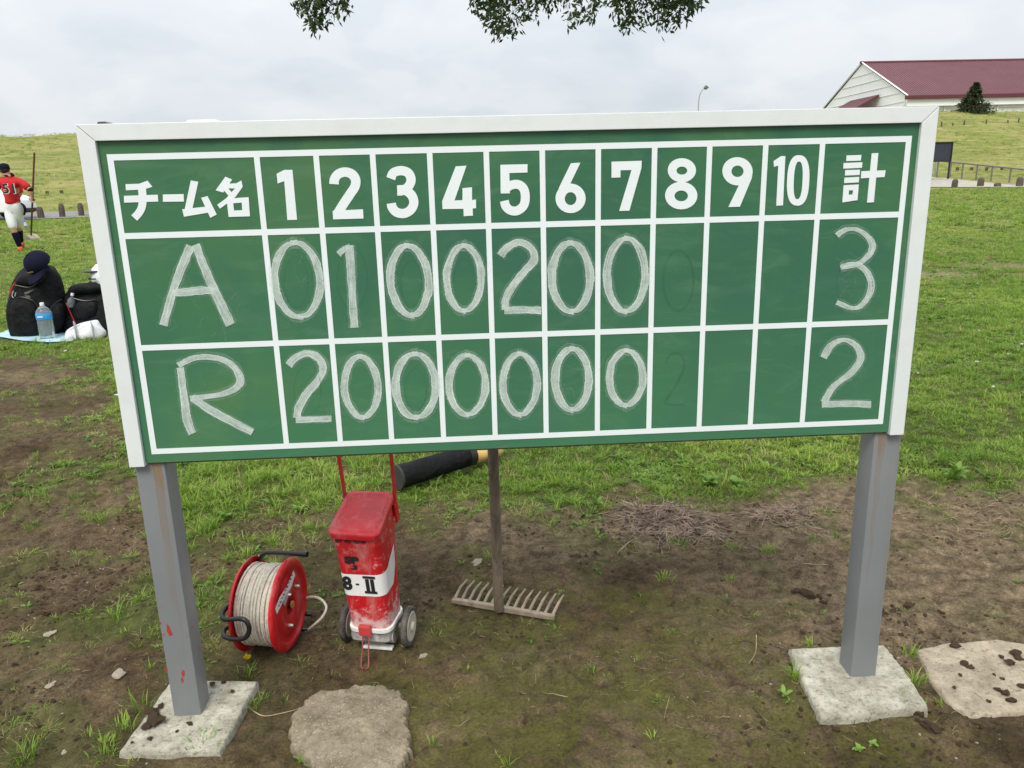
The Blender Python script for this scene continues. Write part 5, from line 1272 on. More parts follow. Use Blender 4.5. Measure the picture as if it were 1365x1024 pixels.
J = dict(pelvis=jp(18.5, 276), waist=jp(16.5, 264), chest=jp(14, 247), neck0=jp(10, 236.5), neck=jp(8.6, 233), head0=jp(7.2, 229.5), head1=jp(5.8, 226.3), head2=jp(5.4, 222.5),
         shL=jp(.5, 240), shR=jp(26, 240.5), elL=jp(-7, 254, -.05), wrL=jp(-6, 266, .12), elR=jp(40.5, 253.5, -.03), wrR=jp(41, 262, -.02), hand_dir=Vector((.02, 0, -1)),
         hipL=jp(12.5, 279), hipR=jp(24.5, 279), knL=jp(17, 303, -.12), knR=jp(24.2, 301, .12), anL=jp(26.5, 329.5, -.02), anR=jp(28.5, 323, .30), toL=jp(28.5, 334.5, .18), toR=jp(30, 329.5, .45), face=(-.75, .66, 0))
mt1 = dict(skin=MT['skin'], jersey=MT['red_jersey'], trousers=MT['white_cloth'], sock=MT['navy'], shoe=MT['orange'], cap=MT['navy'])
p1 = person('baseball player in red jersey numbered 51 and white trousers walking away with a pole', (pf.x, PY_, pz), J, mt1)
MT['num_black'] = simple('number_black', (.012, .012, .014), .7); MT['num_edge'] = simple('number_edge', (.75, .74, .76), .7)
for tx_, x in (('5', 9.6), ('1', 19)):
    c = P(x, 252.2, 1, PY_-.21); tp = Vector((c.x-pf.x, c.y-pf.y, c.z-pz))
    mtx = Matrix.Translation(tp+Vector((0, -.052 if tx_ == '5' else -.030, 0))) @ Euler((radians(90), radians(-2), 0)).to_matrix().to_4x4()
    for nm, off, mt_, yy_ in (('number_outline', .014, 'num_edge', .003), ('number', .008, 'num_black', 0)):
        text_mesh(tx_, .29, nm, MT[mt_], p1, Matrix.Translation((.006 if nm == 'number_outline' else 0, yy_, -.004 if nm == 'number_outline' else 0)) @ mtx, (.95, .92), off, .001)
a_ = Vector(J['elR']); w0 = Vector(J['shR']).lerp(a_, .95)
b = MB(); b.tube([w0, a_, a_.lerp(Vector(J['wrR']), .15)], [.062, .056, .046], 12); b.obj('sleeve_cuff', MT['black_fabric'], p1, True)
gl = [jp(28, 271, -.02), jp(32, 275, -.02), jp(33.3, 281, 0), jp(32, 287, 0)]
b = MB(); b.tube(catmull(gl, 4), [.016+.014*sin(k/12*pi) for k in range(13)], 8); b.obj('glove', MT['black_fabric'], p1, True)
# pole carried by the player
t0 = P(45.8, 203.5, 1, PY_-.10); t1 = P(41.3, 318, 1, PY_+.55)
po = thing('field_rake', 'long brown wooden pole of a field rake held upright by the player in red', 'rake', (t1.x, t1.y, t1.z))
b = MB(); b.tube([(0, 0, 0), t0-t1], .019, 10); b.obj('pole', MT['pole_wood'], po, True)
b = MB(); b.loft([[Vector((x, y, z)) for x, y, z in ((-.03, -.2, 0), (.10, -.2, 0), (.02, -.2, .09), (-.01, -.2, .09))], [Vector((x, y, z)) for x, y, z in ((-.03, .2, 0), (.10, .2, 0), (.02, .2, .09), (-.01, .2, .09))]])
b.obj('scraper_board', simple('pale_board', (.5, .42, .32), .8), po)
# second player, almost wholly behind the first
P2Y = PY_+3.6; f2 = P(19, 319, 1, P2Y); z2 = tz(f2.x, P2Y)
def j2(x, y, dy=0): p = P(x, y, 1, P2Y+dy); return (p.x-f2.x, p.y-P2Y, p.z-z2)
J2 = dict(pelvis=j2(19, 276.5), waist=j2(18, 267), chest=j2(16.5, 254), neck0=j2(15, 245), neck=j2(14.5, 242), head0=j2(14, 239.5), head1=j2(13.8, 237.2), head2=j2(13.6, 234),
          shL=j2(8, 247.5), shR=j2(25, 247.5), elL=j2(6, 258), wrL=j2(9, 264, .15), elR=j2(27, 259, .05), wrR=j2(23, 266, .2), hipL=j2(15, 278), hipR=j2(22.5, 278),
          knL=j2(17, 296, -.05), knR=j2(24.5, 291.5, .05), anL=j2(19, 313.5), anR=j2(34.2, 298.5, -.12), toL=j2(19.5, 317, .18), toR=j2(36.5, 306.5, -.06), face=(-.3, 1, 0))
person('second player mostly hidden behind the red jersey, one blue socked foot kicked out', (f2.x, P2Y, z2), J2, dict(skin=MT['skin'], jersey=MT['red_jersey'], trousers=MT['white_cloth'], sock=MT['blue_sock'], shoe=simple('white_shoe', (.35, .36, .36), .6, var=.6, vscale=12), cap=MT['navy']))
# white car nose behind the players
cy_ = 30.3; cR = P(38, 287, 1, cy_); cz_ = tz(cR.x, cy_)+.03
wc = thing('parked_car', 'white car parked on the road behind the player in red, its nose showing', 'car', (cR.x-1.9, cy_, cz_))
prof = [(-1.9, .30), (-1.9, .75), (-1.75, .95), (-1.45, 1.38), (-1.2, 1.45), (.1, 1.45), (.75, 1.02), (1.55, .88), (1.80, .72), (1.9, .35), (1.88, .26)]
b = MB(); b.loft([[Vector((x, y, z)) for x, z in prof] for y in (-.8, .8)]); b.obj('body', MT['car_white'], wc, True, bevel=.05)
for s in (-1, 1):
    for x in (-1.3, .72):
        b = MB(); b.lathe([(.18, -.1), (.31, -.09), (.31, .09), (.18, .1)], Matrix.Translation((x, s*.74, .31)) @ Matrix.Rotation(pi/2, 4, 'X'), 20); wh = b.obj('wheel', MT['black_rubber'], wc, True)
        b = MB(); b.lathe([(.01, -.08), (.185, -.09), (.185, .09), (.01, .08)], Matrix.Translation((x, s*.75, .31)) @ Matrix.Rotation(pi/2, 4, 'X'), 16); b.obj('rim', MT['grey_metal'], wh, True)
    b = MB(); b.loft([[Vector((x, s*.803, z)) for x, z in ((-1.45, 1.02), (-1.25, 1.34), (.05, 1.34), (.55, 1.02))], [Vector((x, s*.808, z)) for x, z in ((-1.45, 1.02), (-1.25, 1.34), (.05, 1.34), (.55, 1.02))]]); b.obj('window', MT['glass'], wc)
    b = MB(); b.box((1.80, s*.6, .70), (.12, .26, .12)); b.obj('headlight', MT['glass'], wc, bevel=.02)
b = MB(); b.box((1.86, 0, .33), (.10, 1.5, .14)); b.obj('bumper', MT['black_paint'], wc, bevel=.02)
b = MB(); b.box((0, 0, .27), (3.5, 1.5, .1)); b.obj('underbody', MT['black_paint'], wc)

# ------------------------------------------------------------------ the tree whose outer twigs hang into the top of the view
tr_ = thing('broadleaf_tree', 'leafy tree whose drooping outer twigs hang into the top of the view', 'tree', (3.2, -5.2, 0))
TO = Vector((3.2, -5.2, 0))
b = MB(); b.tube(catmull([(0, 0, -.2), (.03, .05, 1.2), (-.05, .1, 2.6), (0, .2, 4.0), (.1, .3, 5.4), (0, .4, 6.8)], 5), [.27-.0075*k for k in range(26)], 14); b.obj('trunk', MT['bark'], tr_, True)
clus = [  # (list of twig tips in the picture, root of the twig group)
    ([(399, 8), (403, 22), (409, 36), (416, 42), (424, 44), (431, 36), (438, 26), (446, 20), (454, 22), (458, 6), (412, 20), (422, 24), (433, 12), (445, 8), (418, 40), (426, 34)], 3.5),
    ([(631, 12), (638, 22), (646, 30), (652, 26), (658, 44), (664, 50), (670, 46), (676, 40), (684, 48), (690, 34), (697, 26), (704, 30), (712, 18), (722, 14), (732, 18), (744, 10), (668, 30), (680, 26), (655, 14), (693, 14), (640, 8), (715, 8), (672, 52), (662, 36), (648, 18)], 3.9),
    ([(758, 38), (764, 30), (772, 24), (782, 30), (790, 26), (796, 14), (808, 14), (818, 18), (828, 40), (834, 50), (840, 44), (848, 36), (856, 46), (862, 26), (872, 24), (882, 40), (890, 42), (896, 30), (903, 36), (912, 30), (920, 18), (928, 14), (931, 6), (850, 18), (868, 10), (884, 18), (900, 12), (915, 10), (838, 28), (858, 14), (893, 18), (908, 20), (876, 12), (826, 10), (888, 28)], 3.7)]
LP_, LD, LT = [], [], []
rootz = {}
for ci, (tips, yd) in enumerate(clus):
    for (x, y) in tips:
        y_d = yd+random.uniform(-.45, .45)
        tip = P(x+random.uniform(-2, 2), y-3, 1, y_d); k0 = P(x+(x-[425, 680, 850][ci])*-.25+random.uniform(-16, 16), -75-random.uniform(0, 40), 1, y_d+random.uniform(-.2, .2))
        mid = tip.lerp(k0, .5)+Vector((random.uniform(-.05, .05), random.uniform(-.05, .05), .03))
        c = catmull([k0, mid, tip], 6); b = MB(); b.tube([p-TO for p in c], [.0036*(1-.8*k/len(c)) for k in range(len(c))], 5); b.obj('twig', MT['bark'], tr_)
        n = 26
        for k in range(n):
            u = (k+random.random())/n; f_ = u*(len(c)-1); i = min(int(f_), len(c)-2); p = c[i].lerp(c[i+1], f_-i)
            if random.random() < .8:
                for _ in range(random.choice((3, 4, 5, 6))):
                    LP_.append(p-TO+Vector((random.gauss(0, .024), random.gauss(0, .04), random.gauss(0, .018)))); LD.append((random.gauss(0, .8), random.gauss(0, .8), -.75+random.gauss(0, .45))); LT.append(random.random())
# limbs and the inner crown above the frame
for ci, yd, xx in ((0, 3.5, 425), (1, 3.9, 680), (2, 3.7, 850)):
    e_ = P(xx, -100, 1, yd); pts = [TO+Vector((0, .3, 4.6)), Vector((2.6, -2.2, 5.2)), Vector(((e_.x+2.2)/2, 1.2, 4.6)), e_+Vector((0, -.2, .9)), e_]
    c = catmull(pts, 6); b = MB(); b.tube([p-TO for p in c], [.085*(1-k/len(c))+.012 for k in range(len(c))], 8); b.obj('limb', MT['bark'], tr_, True)
    for k in range(1500):
        u = rng.random()*.55+.45; i = int(u*(len(c)-1)); p = c[i]; q = p+Vector((rng.normal()*.35, rng.normal()*.4, abs(rng.normal())*.35+.05))
        LP_.append(q-TO); LD.append(tuple(rng.normal(size=3)+np.array((0, 0, -.6)))); LT.append(rng.random())
for k in range(5000):
    a = rng.random()*2*pi; r = 2.6*rng.random()**.5; q = Vector((r*cos(a), r*sin(a), 6.2+rng.normal()*.8-.12*r*r))
    LP_.append(q); LD.append(tuple(rng.normal(size=3))); LT.append(rng.random())
LPa = np.array([tuple(p) for p in LP_]); o = leafcards(LPa, LD, rng.uniform(.034, .056, len(LP_)), MT['tree_leaf'], 'foliage', tr_, np.array(LT), .42); tag(o, kind='stuff')

# ------------------------------------------------------------------ grass: tufts placed by geometry nodes on measured cover
def tuft(name, nb, hmin, hmax, w_, spread, lean, mat, seed, broad=False):
    rd = random.Random(seed); vs = []; fs = []; tone = []
    for i in range(nb):
        a = rd.random()*2*pi; r = spread*rd.random()**.7; x0, y0 = r*cos(a), r*sin(a); h = rd.uniform(hmin, hmax); la = a+rd.uniform(-1, 1); ln = lean*rd.uniform(.3, 1.3)
        fa = la+pi/2+rd.uniform(-.6, .6); wx, wy = cos(fa)*w_*rd.uniform(.7, 1.2)/2, sin(fa)*w_*rd.uniform(.7, 1.2)/2; o = len(vs)
        tn = rd.random()
        for k, (u, ww_) in enumerate(((0, .8), (.4, 1.0), (.75, .65)) if not broad else ((0, .3), (.45, 1.1), (.8, .8))):
            lx = ln*h*u*u; cx_, cy_ = x0+cos(la)*lx, y0+sin(la)*lx; z = h*u*(1-.35*ln*u)
            vs += [(cx_-wx*ww_, cy_-wy*ww_, z), (cx_+wx*ww_, cy_+wy*ww_, z)]; tone += [tn*.7+.3*u]*2
        lx = ln*h; vs.append((x0+cos(la)*lx, y0+sin(la)*lx, h*(1-.42*ln))); tone.append(tn*.7+.3)
        fs += [(o, o+1, o+3, o+2), (o+2, o+3, o+5, o+4), (o+4, o+5, o+6)]
    me = bpy.data.meshes.new(name); me.from_pydata(vs, [], fs); a = me.color_attributes.new('tone', 'FLOAT_COLOR', 'POINT')
    q = np.ones((len(vs), 4), np.float32); q[:, :3] = np.array(tone)[:, None]; a.data.foreach_set('color', q.ravel())
    me.materials.append(mat); me.polygons.foreach_set('use_smooth', [True]*len(fs)); return bpy.data.objects.new(name, me)
tc_ = bpy.data.collections.new('tuft_kinds')
kinds = [tuft('a_short', 22, .018, .042, .0026, .030, .9, MT['grass'], 1), tuft('b_short', 18, .014, .036, .0028, .034, 1.1, MT['grass'], 2), tuft('c_tall', 18, .03, .075, .0028, .022, .8, MT['grass'], 3),
         tuft('d_broad', 10, .016, .034, .012, .026, 1.2, MT['weed'], 4, True), tuft('e_dry', 14, .02, .055, .0020, .035, 1.2, MT['grass_dry'], 5), tuft('f_mat', 30, .010, .024, .0032, .045, 1.3, MT['grass'], 6)]
for k in kinds: tc_.objects.link(k)
def scatter(name, pts, idx_, scl, kinds_coll, label, cat, mat_list=()):
    n = len(pts); me = bpy.data.meshes.new(name); me.vertices.add(n); me.vertices.foreach_set('co', np.asarray(pts, float).ravel())
    a = me.attributes.new('kidx', 'INT', 'POINT'); a.data.foreach_set('value', np.asarray(idx_, np.int32))
    a = me.attributes.new('scl', 'FLOAT', 'POINT'); a.data.foreach_set('value', np.asarray(scl, np.float32))
    r = np.zeros((n, 3), np.float32); r[:, 2] = rng.random(n)*6.283; r[:, 0] = rng.normal(size=n)*.12; r[:, 1] = rng.normal(size=n)*.12
    a = me.attributes.new('rot', 'FLOAT_VECTOR', 'POINT'); a.data.foreach_set('vector', r.ravel())
    o = bpy.data.objects.new(name, me); C.objects.link(o)
    ng = bpy.data.node_groups.new(name, 'GeometryNodeTree'); ng.interface.new_socket('Geometry', in_out='INPUT', socket_type='NodeSocketGeometry'); ng.interface.new_socket('Geometry', in_out='OUTPUT', socket_type='NodeSocketGeometry')
    gi = ng.nodes.new('NodeGroupInput'); go = ng.nodes.new('NodeGroupOutput'); ip = ng.nodes.new('GeometryNodeInstanceOnPoints'); ci = ng.nodes.new('GeometryNodeCollectionInfo')
    ci.inputs['Collection'].default_value = kinds_coll; ci.inputs['Separate Children'].default_value = True; ci.inputs['Reset Children'].default_value = True
    def na(t, nm):
        q = ng.nodes.new('GeometryNodeInputNamedAttribute'); q.data_type = t; q.inputs[0].default_value = nm; return [s for s in q.outputs if s.enabled and s.name == 'Attribute'][0]
    ng.links.new(gi.outputs[0], ip.inputs['Points']); ng.links.new(ci.outputs[0], ip.inputs['Instance']); ip.inputs['Pick Instance'].default_value = True
    ng.links.new(na('INT', 'kidx'), ip.inputs['Instance Index']); ng.links.new(na('FLOAT', 'scl'), ip.inputs['Scale'])
    er = ng.nodes.new('FunctionNodeEulerToRotation'); ng.links.new(na('FLOAT_VECTOR', 'rot'), er.inputs[0]); ng.links.new(er.outputs[0], ip.inputs['Rotation'])
    ng.links.new(ip.outputs[0], go.inputs[0]); md = o.modifiers.new('scatter', 'NODES'); md.node_group = ng
    return tag(o, label, cat, kind='stuff')
GX, GY, GI, GS = [], [], [], []
def zone(y0, y1, rate, s0, s1, extra=.6):
    yc = (y0+y1)/2; wd = (y1+1.69)*.95+extra; area = 2*wd*(y1-y0); n = int(area*rate)
    y = rng.uniform(y0, y1, n); cxx = CX+(y+1.69)*.05; x = cxx+rng.uniform(-1, 1, n)*((y+1.69)*.95+extra)
    d = np.where(y > 5, 1.0, density(x, y)); keep = rng.random(n) < d*(.55+.45*sst(.35, .55, fbm(x*2.1, y*2.1, 3)))
    keep &= (y-ROAD_A-ROAD_B*x) < .1
    wp = sst(.95, .3, np.abs(y-8.4-.05*x+fbm(x, y, 2)))*sst(2, 5, x)*sst(.36, .55, fbm(x*.9, y*2.6, 4)); keep &= rng.random(n) > wp*.85
    keep &= ~((x > -3.75) & (x < -2.3) & (y > 5.45) & (y < 6.1))
    fl = np.ones(n)
    for cx_, cy2, rx, ry in ((.03, .05, .135, .15), (1.77, .04, .15, .145), (.44, -.01, .145, .15), (2.1, 0, .17, .145), (.46, .33, .1, .09), (.16, .31, .11, .11)):
        keep &= np.hypot((x-cx_)/rx, (y-cy2)/ry) > 1
    x, y, d = x[keep], y[keep], d[keep]; m_ = len(x)
    r = rng.random(m_); tall = sst(.52, .66, fbm(x*1.4+40, y*1.4, 3)); broad = sst(.50, .62, fbm(x*2.6+80, y*2.6+11, 3))
    dry_ = np.where(d < .6, .30, .05+.10*sst(5, 12, y))
    i = np.where(r < dry_, 4, np.where(r < dry_+.30*broad+.03, 3, np.where(r < dry_+.06+.30*broad+.35*tall, 2, rng.choice([0, 1, 5], m_))))
    GX.append(x); GY.append(y); GI.append(i); GS.append(rng.uniform(s0, s1, m_)*(.55+.45*d))
zone(-.9, 1.0, 420, .55, 1.0); zone(1.0, 3.4, 900, .65, 1.15); zone(3.4, 7, 620, .75, 1.3); zone(7, 14, 220, 1.0, 1.7); zone(14, 36, 34, 1.6, 2.8, 2)
n = 26000; x = rng.uniform(-62, 95, n); sS = rng.uniform(4, 57, n)**1.0; y = ROAD_A+ROAD_B*x+sS
yd_ = y+1.69; xc_ = CX+yd_*.05; kp = ((sS > 10) | (x < 10)) & (np.abs(x-xc_) < yd_*.72+1) & (np.abs(x-xc_) > yd_*.38) & (rng.random(n) < .35+.65*sst(.4, .6, fbm(x*.35, y*.35, 3)))
x, y = x[kp], y[kp]; m_ = len(x); GX.append(x); GY.append(y); GI.append(np.where(rng.random(m_) < .45, 4, rng.choice([0, 1, 5], m_))); GS.append(rng.uniform(3.0, 6.5, m_))
gx, gy = np.concatenate(GX), np.concatenate(GY); gz = ground_z(gx, gy)-.002
scatter('grass', np.stack([gx, gy, gz], -1), np.concatenate(GI), np.concatenate(GS), tc_, 'uneven green grass with clover and dry blades covering the field', 'grass')
print('tufts', len(gx))

# ------------------------------------------------------------------ litter: small crumbs, straw, twigs
cc_ = bpy.data.collections.new('crumb_kinds')
for i in range(4):
    cc_.objects.link(bpy.data.objects.new('crumb_%d' % i, blob(1, MT['clod'], 'clod', .55, 20+i)))
cc_.objects.link(bpy.data.objects.new('crumb_4', blob(1, MT['pebble'], 'pebble', .6, 30)))
n = 80000; x = rng.uniform(-2.0, 3.3, n); y = -.4+2.8*rng.random(n)**1.25; kp = (rng.random(n) < (1-density(x, y))*sst(.46, .66, fbm(x*2.5+50, y*2.5, 3))*(1-.8*moss_mask(x, y))*(1-.5*sst(1.9, 2.3, x))+.04)
for cx_, cy2, rx, ry in ((.03, .05, .14, .155), (1.77, .04, .16, .155), (.44, -.01, .15, .155), (2.1, 0, .19, .155)): kp &= np.hypot((x-cx_)/rx, (y-cy2)/ry) > 1
x, y = x[kp], y[kp]; m_ = len(x); ii = np.where(rng.random(m_) < .08, 4, rng.integers(0, 4, m_)); s_ = .0011+.0075*rng.random(m_)**4.5; s_ = np.where(ii == 4, s_*.6, s_)
scatter('soil_crumbs', np.stack([x, y, ground_z(x, y)+s_*.15], -1), ii, s_, cc_, 'loose dark soil crumbs and small stones strewn on the bare ground', 'soil crumbs')
def strands(name, regs, label, cat, mat):
    b = MB()
    for (px, py, rx, ry, n, l0, l1, r0, zz) in regs:
        for _ in range(n):
            a = random.random()*2*pi; q = random.random()**.6; p = G(px+rx*q*cos(a), py+ry*q*sin(a)); l = random.uniform(l0, l1); h = random.random()*pi*2; hz = random.uniform(0, zz)*(1-q)+.003; pts = []
            cv = random.uniform(-1.2, 1.2); x_, y_ = p.x, p.y
            for k in range(5):
                pts.append((x_, y_, float(ground_z(x_, y_))+hz+random.uniform(-.002, .004))); x_ += cos(h)*l/4; y_ += sin(h)*l/4; h += cv*.25+random.uniform(-.2, .2)
            r = r0*random.uniform(.5, 1.4); b.tube(pts, [r, r, r*.9, r*.7, r*.4], 4, False)
    o = b.obj(name, mat, None); return tag(o, label, cat, kind='stuff')
strands('twig_pile', [(893, 695, 66, 20, 420, .05, .17, .0015, .05), (850, 688, 28, 14, 130, .04, .1, .0016, .045), (920, 712, 40, 12, 80, .05, .13, .0020, .03)], 'grey tangle of thin twigs on the soil at the edge of the turf', 'twigs', MT['twig'])
strands('twig_litter', [(1045, 690, 42, 13, 170, .04, .14, .0015, .035)], 'smaller scatter of thin twigs left of the right post', 'twigs', MT['twig'])
strands('dry_litter', [(900, 715, 90, 30, 160, .02, .06, .0008, .01), (1080, 690, 120, 30, 170, .02, .07, .0008, .01), (1290, 690, 90, 40, 220, .02, .08, .0008, .012), (640, 690, 60, 30, 80, .02, .05, .0007, .005), (350, 690, 80, 60, 60, .02, .05, .0007, .004),
                        (600, 780, 420, 190, 620, .006, .028, .0005, .003), (120, 760, 170, 220, 320, .006, .03, .0005, .003), (1100, 900, 260, 110, 260, .006, .028, .0005, .003), (130, 760, 150, 200, 8, .04, .10, .0007, .004), (700, 850, 400, 150, 8, .04, .08, .0008, .004)], 'thin dry grass stalks and bits lying on the bare soil', 'dry stalks', MT['straw'])
def stick(label, pts, r, mat='twig', z=.006):
    q = [G(*p) for p in pts]; q = [Vector((p.x, p.y, float(ground_z(p.x, p.y))+z)) for p in q]; c = catmull(q, 5)
    b = MB(); b.tube(c, [r*(1-.5*k/len(c)) for k in range(len(c))], 6); return tag(b.obj('stick', MT[mat], None, True), label, 'stick')
stick('straight thin stick poking forward from the left end of the twig pile', [(823, 742), (838, 730), (851, 722)], .0032)
stick('thicker dark stick lying across the smaller twig scatter', [(995, 685), (1015, 692), (1035, 700), (1050, 706)], .0048)
stick('long pale stalk lying on the soil left of the right post', [(1070, 754), (1095, 751), (1128, 750)], .0020, 'straw')
stick('curved pale stalk standing on bare soil left of the right footing', [(1008, 850), (1007, 872), (998, 892)], .0016, 'straw', .01)
stick('long grey twig lying in the grass behind the twig pile', [(855, 628), (870, 631), (890, 626), (912, 622)], .003)
stick('bent twig standing out of the soil right of the rake handle', [(772, 672), (776, 688), (790, 697)], .0022)
stick('pale stalk lying between left footing and round pad', [(330, 944), (350, 956), (375, 953), (402, 946)], .0018, 'straw')
# chips of stone and bark
def chip(label, px, py, w_, mat, sq=.25):
    p = G(px, py); o = bpy.data.objects.new('chip', blob(1, MT[mat], 'chip', sq, px)); C.objects.link(o); r = w_*.0024/2
    o.location = (p.x, p.y, float(ground_z(p.x, p.y))+r*sq*.4); o.scale = (r, r*.75, r); o.rotation_euler = (random.uniform(-.15, .15), random.uniform(-.15, .15), random.random()*6); return tag(o, label, 'chip')
chip('flat grey flake lying on soil left of the rake handle', 636, 753, 20, 'pebble'); chip('pale flat chip on the mud left of the left post', 69, 920, 13, 'pebble')
chip('flat tan chip on the mud midway along the left post', 66, 847, 17, 'pebble'); chip('thin tan chip on mud close to the left post foot', 160, 908, 18, 'pebble')
chip('grey pebble near the bottom left corner left of the footing', 86, 1005, 9, 'pebble'); chip('curled pale bark chip right of the marker wheel', 564, 874, 12, 'pebble')
chip('large lumpy clod on soil left of the right post', 1077, 794, 22, 'clod', .5)
for x_, y_, r_ in ((1062, 788, 12), (1092, 796, 13), (1098, 803, 11), (1105, 790, 8), (1190, 815, 12), (1212, 805, 14), (1255, 808, 10), (1240, 975, 18), (1225, 955, 11)):
    o = chip('dark soil clod on the ground around the right footing', x_, y_, r_, 'clod', .5); o['group'] = 'dark clods around the right footing'

# ------------------------------------------------------------------ weeds and tufts that stand alone
def leafmesh(l, w_, seed):
    rd = random.Random(seed); vs = []; n = 5; tone = []
    for k in range(n+1):
        u = k/n; ww_ = w_*(sin(pi*min(1, u*.93+.07))**.8)*(1+.15*rd.uniform(-1, 1))/2; z = l*.32*sin(pi*u*.8)
        vs += [(l*u, -ww_, z+.12*ww_), (l*u, 0, z-.15*ww_), (l*u, ww_, z+.12*ww_)]; tone += [.5+.3*rd.random()]*3
    fs = [(3*k+j, 3*k+3+j, 3*k+4+j, 3*k+1+j) for k in range(n) for j in (0, 1)]
    me = bpy.data.meshes.new('leaf'); me.from_pydata(vs, [], fs); a = me.color_attributes.new('tone', 'FLOAT_COLOR', 'POINT')
    for i, t_ in enumerate(tone): a.data[i].color = (t_, t_, t_, 1)
    me.materials.append(MT['weed']); me.polygons.foreach_set('use_smooth', [True]*len(fs)); return me
lms = [leafmesh(1, .30, i) for i in range(3)]+[leafmesh(1, .62, 7)]
def weed(px, py, n, l, label, wide=False, up=.3):
    p = G(px, py); t = thing('weed', label, 'weed', (p.x, p.y, float(ground_z(p.x, p.y))))
    for k in range(n):
        o = bpy.data.objects.new('leaf', lms[3] if wide else random.choice(lms[:3])); C.objects.link(o); o.parent = t; s_ = l*random.uniform(.6, 1.1); o.scale = (s_, s_, s_)
        o.rotation_euler = (random.uniform(-.2, .2), -random.uniform(.1, up*2), 2*pi*k/n+random.uniform(-.4, .4))
    return t
weed(1272, 640, 10, .085, 'broad leafy dock weed at the edge of the turf right of the right post', False, .5)
weed(795, 678, 7, .06, 'pale upright leafed weed at the turf edge right of the rake handle', False, .9)
weed(944, 645, 10, .075, 'broad leafed weed in the turf above the twig pile', True, .4)
weed(980, 648, 8, .06, 'second broad leafed weed right of the one above the twig pile', True, .4)
weed(300, 690, 9, .05, 'low leafy weed in the turf behind the rope reel', True, .4); weed(400, 680, 9, .055, 'low leafy weed in the turf left of the red marker lid', False, .4)
weed(362, 672, 8, .05, 'leafy weed in the turf midway between left post and marker', False, .5)
weed(1163, 992, 12, .016, 'small round leafed clover plant in front of the right footing', True, .3); weed(1144, 1004, 8, .018, 'tiny round leafed seedling left of the clover in front of the right footing', True, .3)
weed(404, 1015, 10, .024, 'clover with rounded leaves at the front left of the round pad', True, .3)
weed(1045, 932, 6, .032, 'narrow leafed weed against the left side of the right footing', False, .4)
def solo(px, py, n, h, sp, label, mat='grass', lean=.7, w_=.0028):
    p = G(px, py); o = tuft('grass_tuft', n, h*.45, h, w_, sp, lean, MT[mat], px*7+py); C.objects.link(o); o.location = (p.x, p.y, float(ground_z(p.x, p.y))-.002)
    return tag(o, label, 'grass tuft')
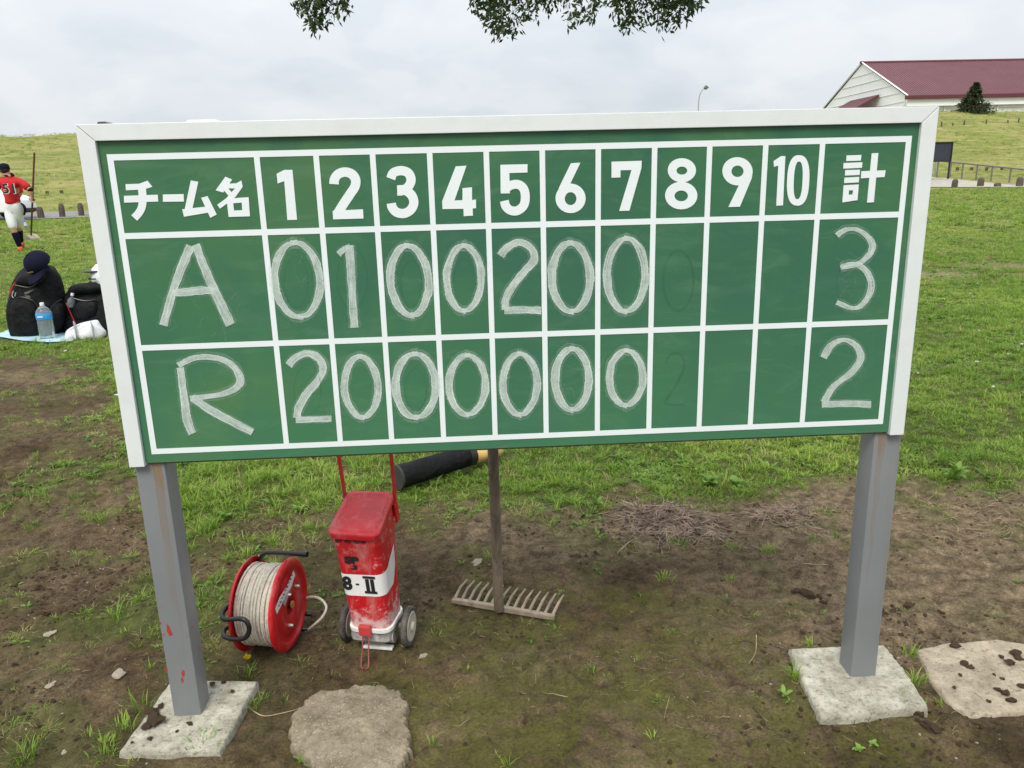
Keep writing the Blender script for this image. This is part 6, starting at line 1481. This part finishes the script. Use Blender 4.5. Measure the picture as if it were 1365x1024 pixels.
for a in ((268, 1003, 46, .055, .035, 'dense grass tuft at the front edge of the left footing'), (165, 975, 30, .06, .03, 'long grass tuft at the left corner of the left footing'), (190, 945, 22, .06, .03, 'grass tuft behind the soil clods of the left footing'),
          (340, 942, 26, .05, .03, 'grass tuft at the right corner of the left footing'), (35, 1015, 40, .06, .035, 'spreading grass tuft in the bottom left corner of the view'), (140, 1012, 26, .045, .04, 'grass tuft at the bottom edge left of the left footing'),
          (1060, 905, 26, .055, .022, 'bright grass tuft against the left edge of the right footing'), (1213, 875, 26, .045, .02, 'grass tuft between the right footing and the sandy slab'), (1222, 912, 34, .05, .025, 'thicker grass tuft by the right corner of the right footing'),
          (1222, 948, 26, .045, .025, 'grass tuft at the front right corner of the right footing'), (1140, 955, 34, .05, .035, 'dark grass tuft under the front edge of the right footing'), (1080, 858, 20, .035, .018, 'small grass tuft behind the back left corner of the right footing'),
          (790, 893, 22, .035, .025, 'lone pale grass tuft on the mossy soil below the rake'), (885, 776, 40, .03, .035, 'round bright grass tuft on bare soil below the twig pile'), (972, 775, 20, .032, .018, 'small grass tuft right of the round bright one'),
          (1115, 715, 26, .035, .016, 'small bright grass tuft close left of the right post'), (850, 732, 20, .03, .03, 'low grass tuft at the lower left of the twig pile'), (905, 730, 34, .035, .035, 'grass growing through the lower edge of the twig pile'),
          (975, 735, 30, .04, .03, 'taller grass tuft between the two twig heaps'), (1025, 735, 40, .04, .03, 'clump of grass below the smaller twig scatter'), (1085, 728, 26, .03, .03, 'flat grass tuft right of the smaller twig scatter'),
          (495, 918, 12, .03, .01, 'thin grass sprig at the back rim of the round pad'), (375, 935, 12, .03, .02, 'small sprig left of the round pad'), (575, 990, 14, .03, .02, 'small sprig at the right rim of the round pad'), (500, 1018, 30, .03, .03, 'grass sprigs over the front rim of the round pad'),
          (330, 900, 30, .035, .04, 'low grass around the dandelion'), (280, 820, 22, .035, .04, 'grass tuft right of the left post below the reel'), (620, 893, 14, .028, .015, 'lone short sprig on soil between marker and rake'),
          (870, 985, 14, .028, .02, 'sparse sprig on mossy soil near the bottom centre')):
    solo(*a[:5], a[5])
dn = G(329, 884); t = thing('dandelion', 'yellow dandelion flower on the soil in front of the rope reel', 'flower', (dn.x, dn.y, float(ground_z(dn.x, dn.y))))
b = MB(); b.tube([(0, 0, 0), (.004, -.003, .02)], .0016, 6); b.obj('stem', MT['weed'], t)
pts_ = []; ds_ = []
for k in range(110): a = random.random()*2*pi; e = random.uniform(.05, 1.4); pts_.append((.004, -.003, .020)); ds_.append((cos(a)*cos(e), sin(a)*cos(e), sin(e)*.6))
leafcards(pts_, ds_, rng.uniform(.008, .0145, 110), MT['dandelion'], 'petals', t, None, .22)
wf = []; wd_ = []
for k in range(260):
    y_ = rng.uniform(1.6, 16); x_ = CX+rng.uniform(-1, 1)*(y_+2)*.72; z_ = tz(x_, y_)+.03+.02*rng.random()
    for j in range(5): a = j*1.257; wf.append((x_, y_, z_)); wd_.append((cos(a), sin(a), .4))
o = leafcards(wf, wd_, np.repeat(rng.uniform(.006, .016, 260), 5), MT['white_cloth'], 'clover_flowers', None, None, .8); tag(o, 'tiny white clover flowers dotted through the grass', 'flowers', kind='stuff')
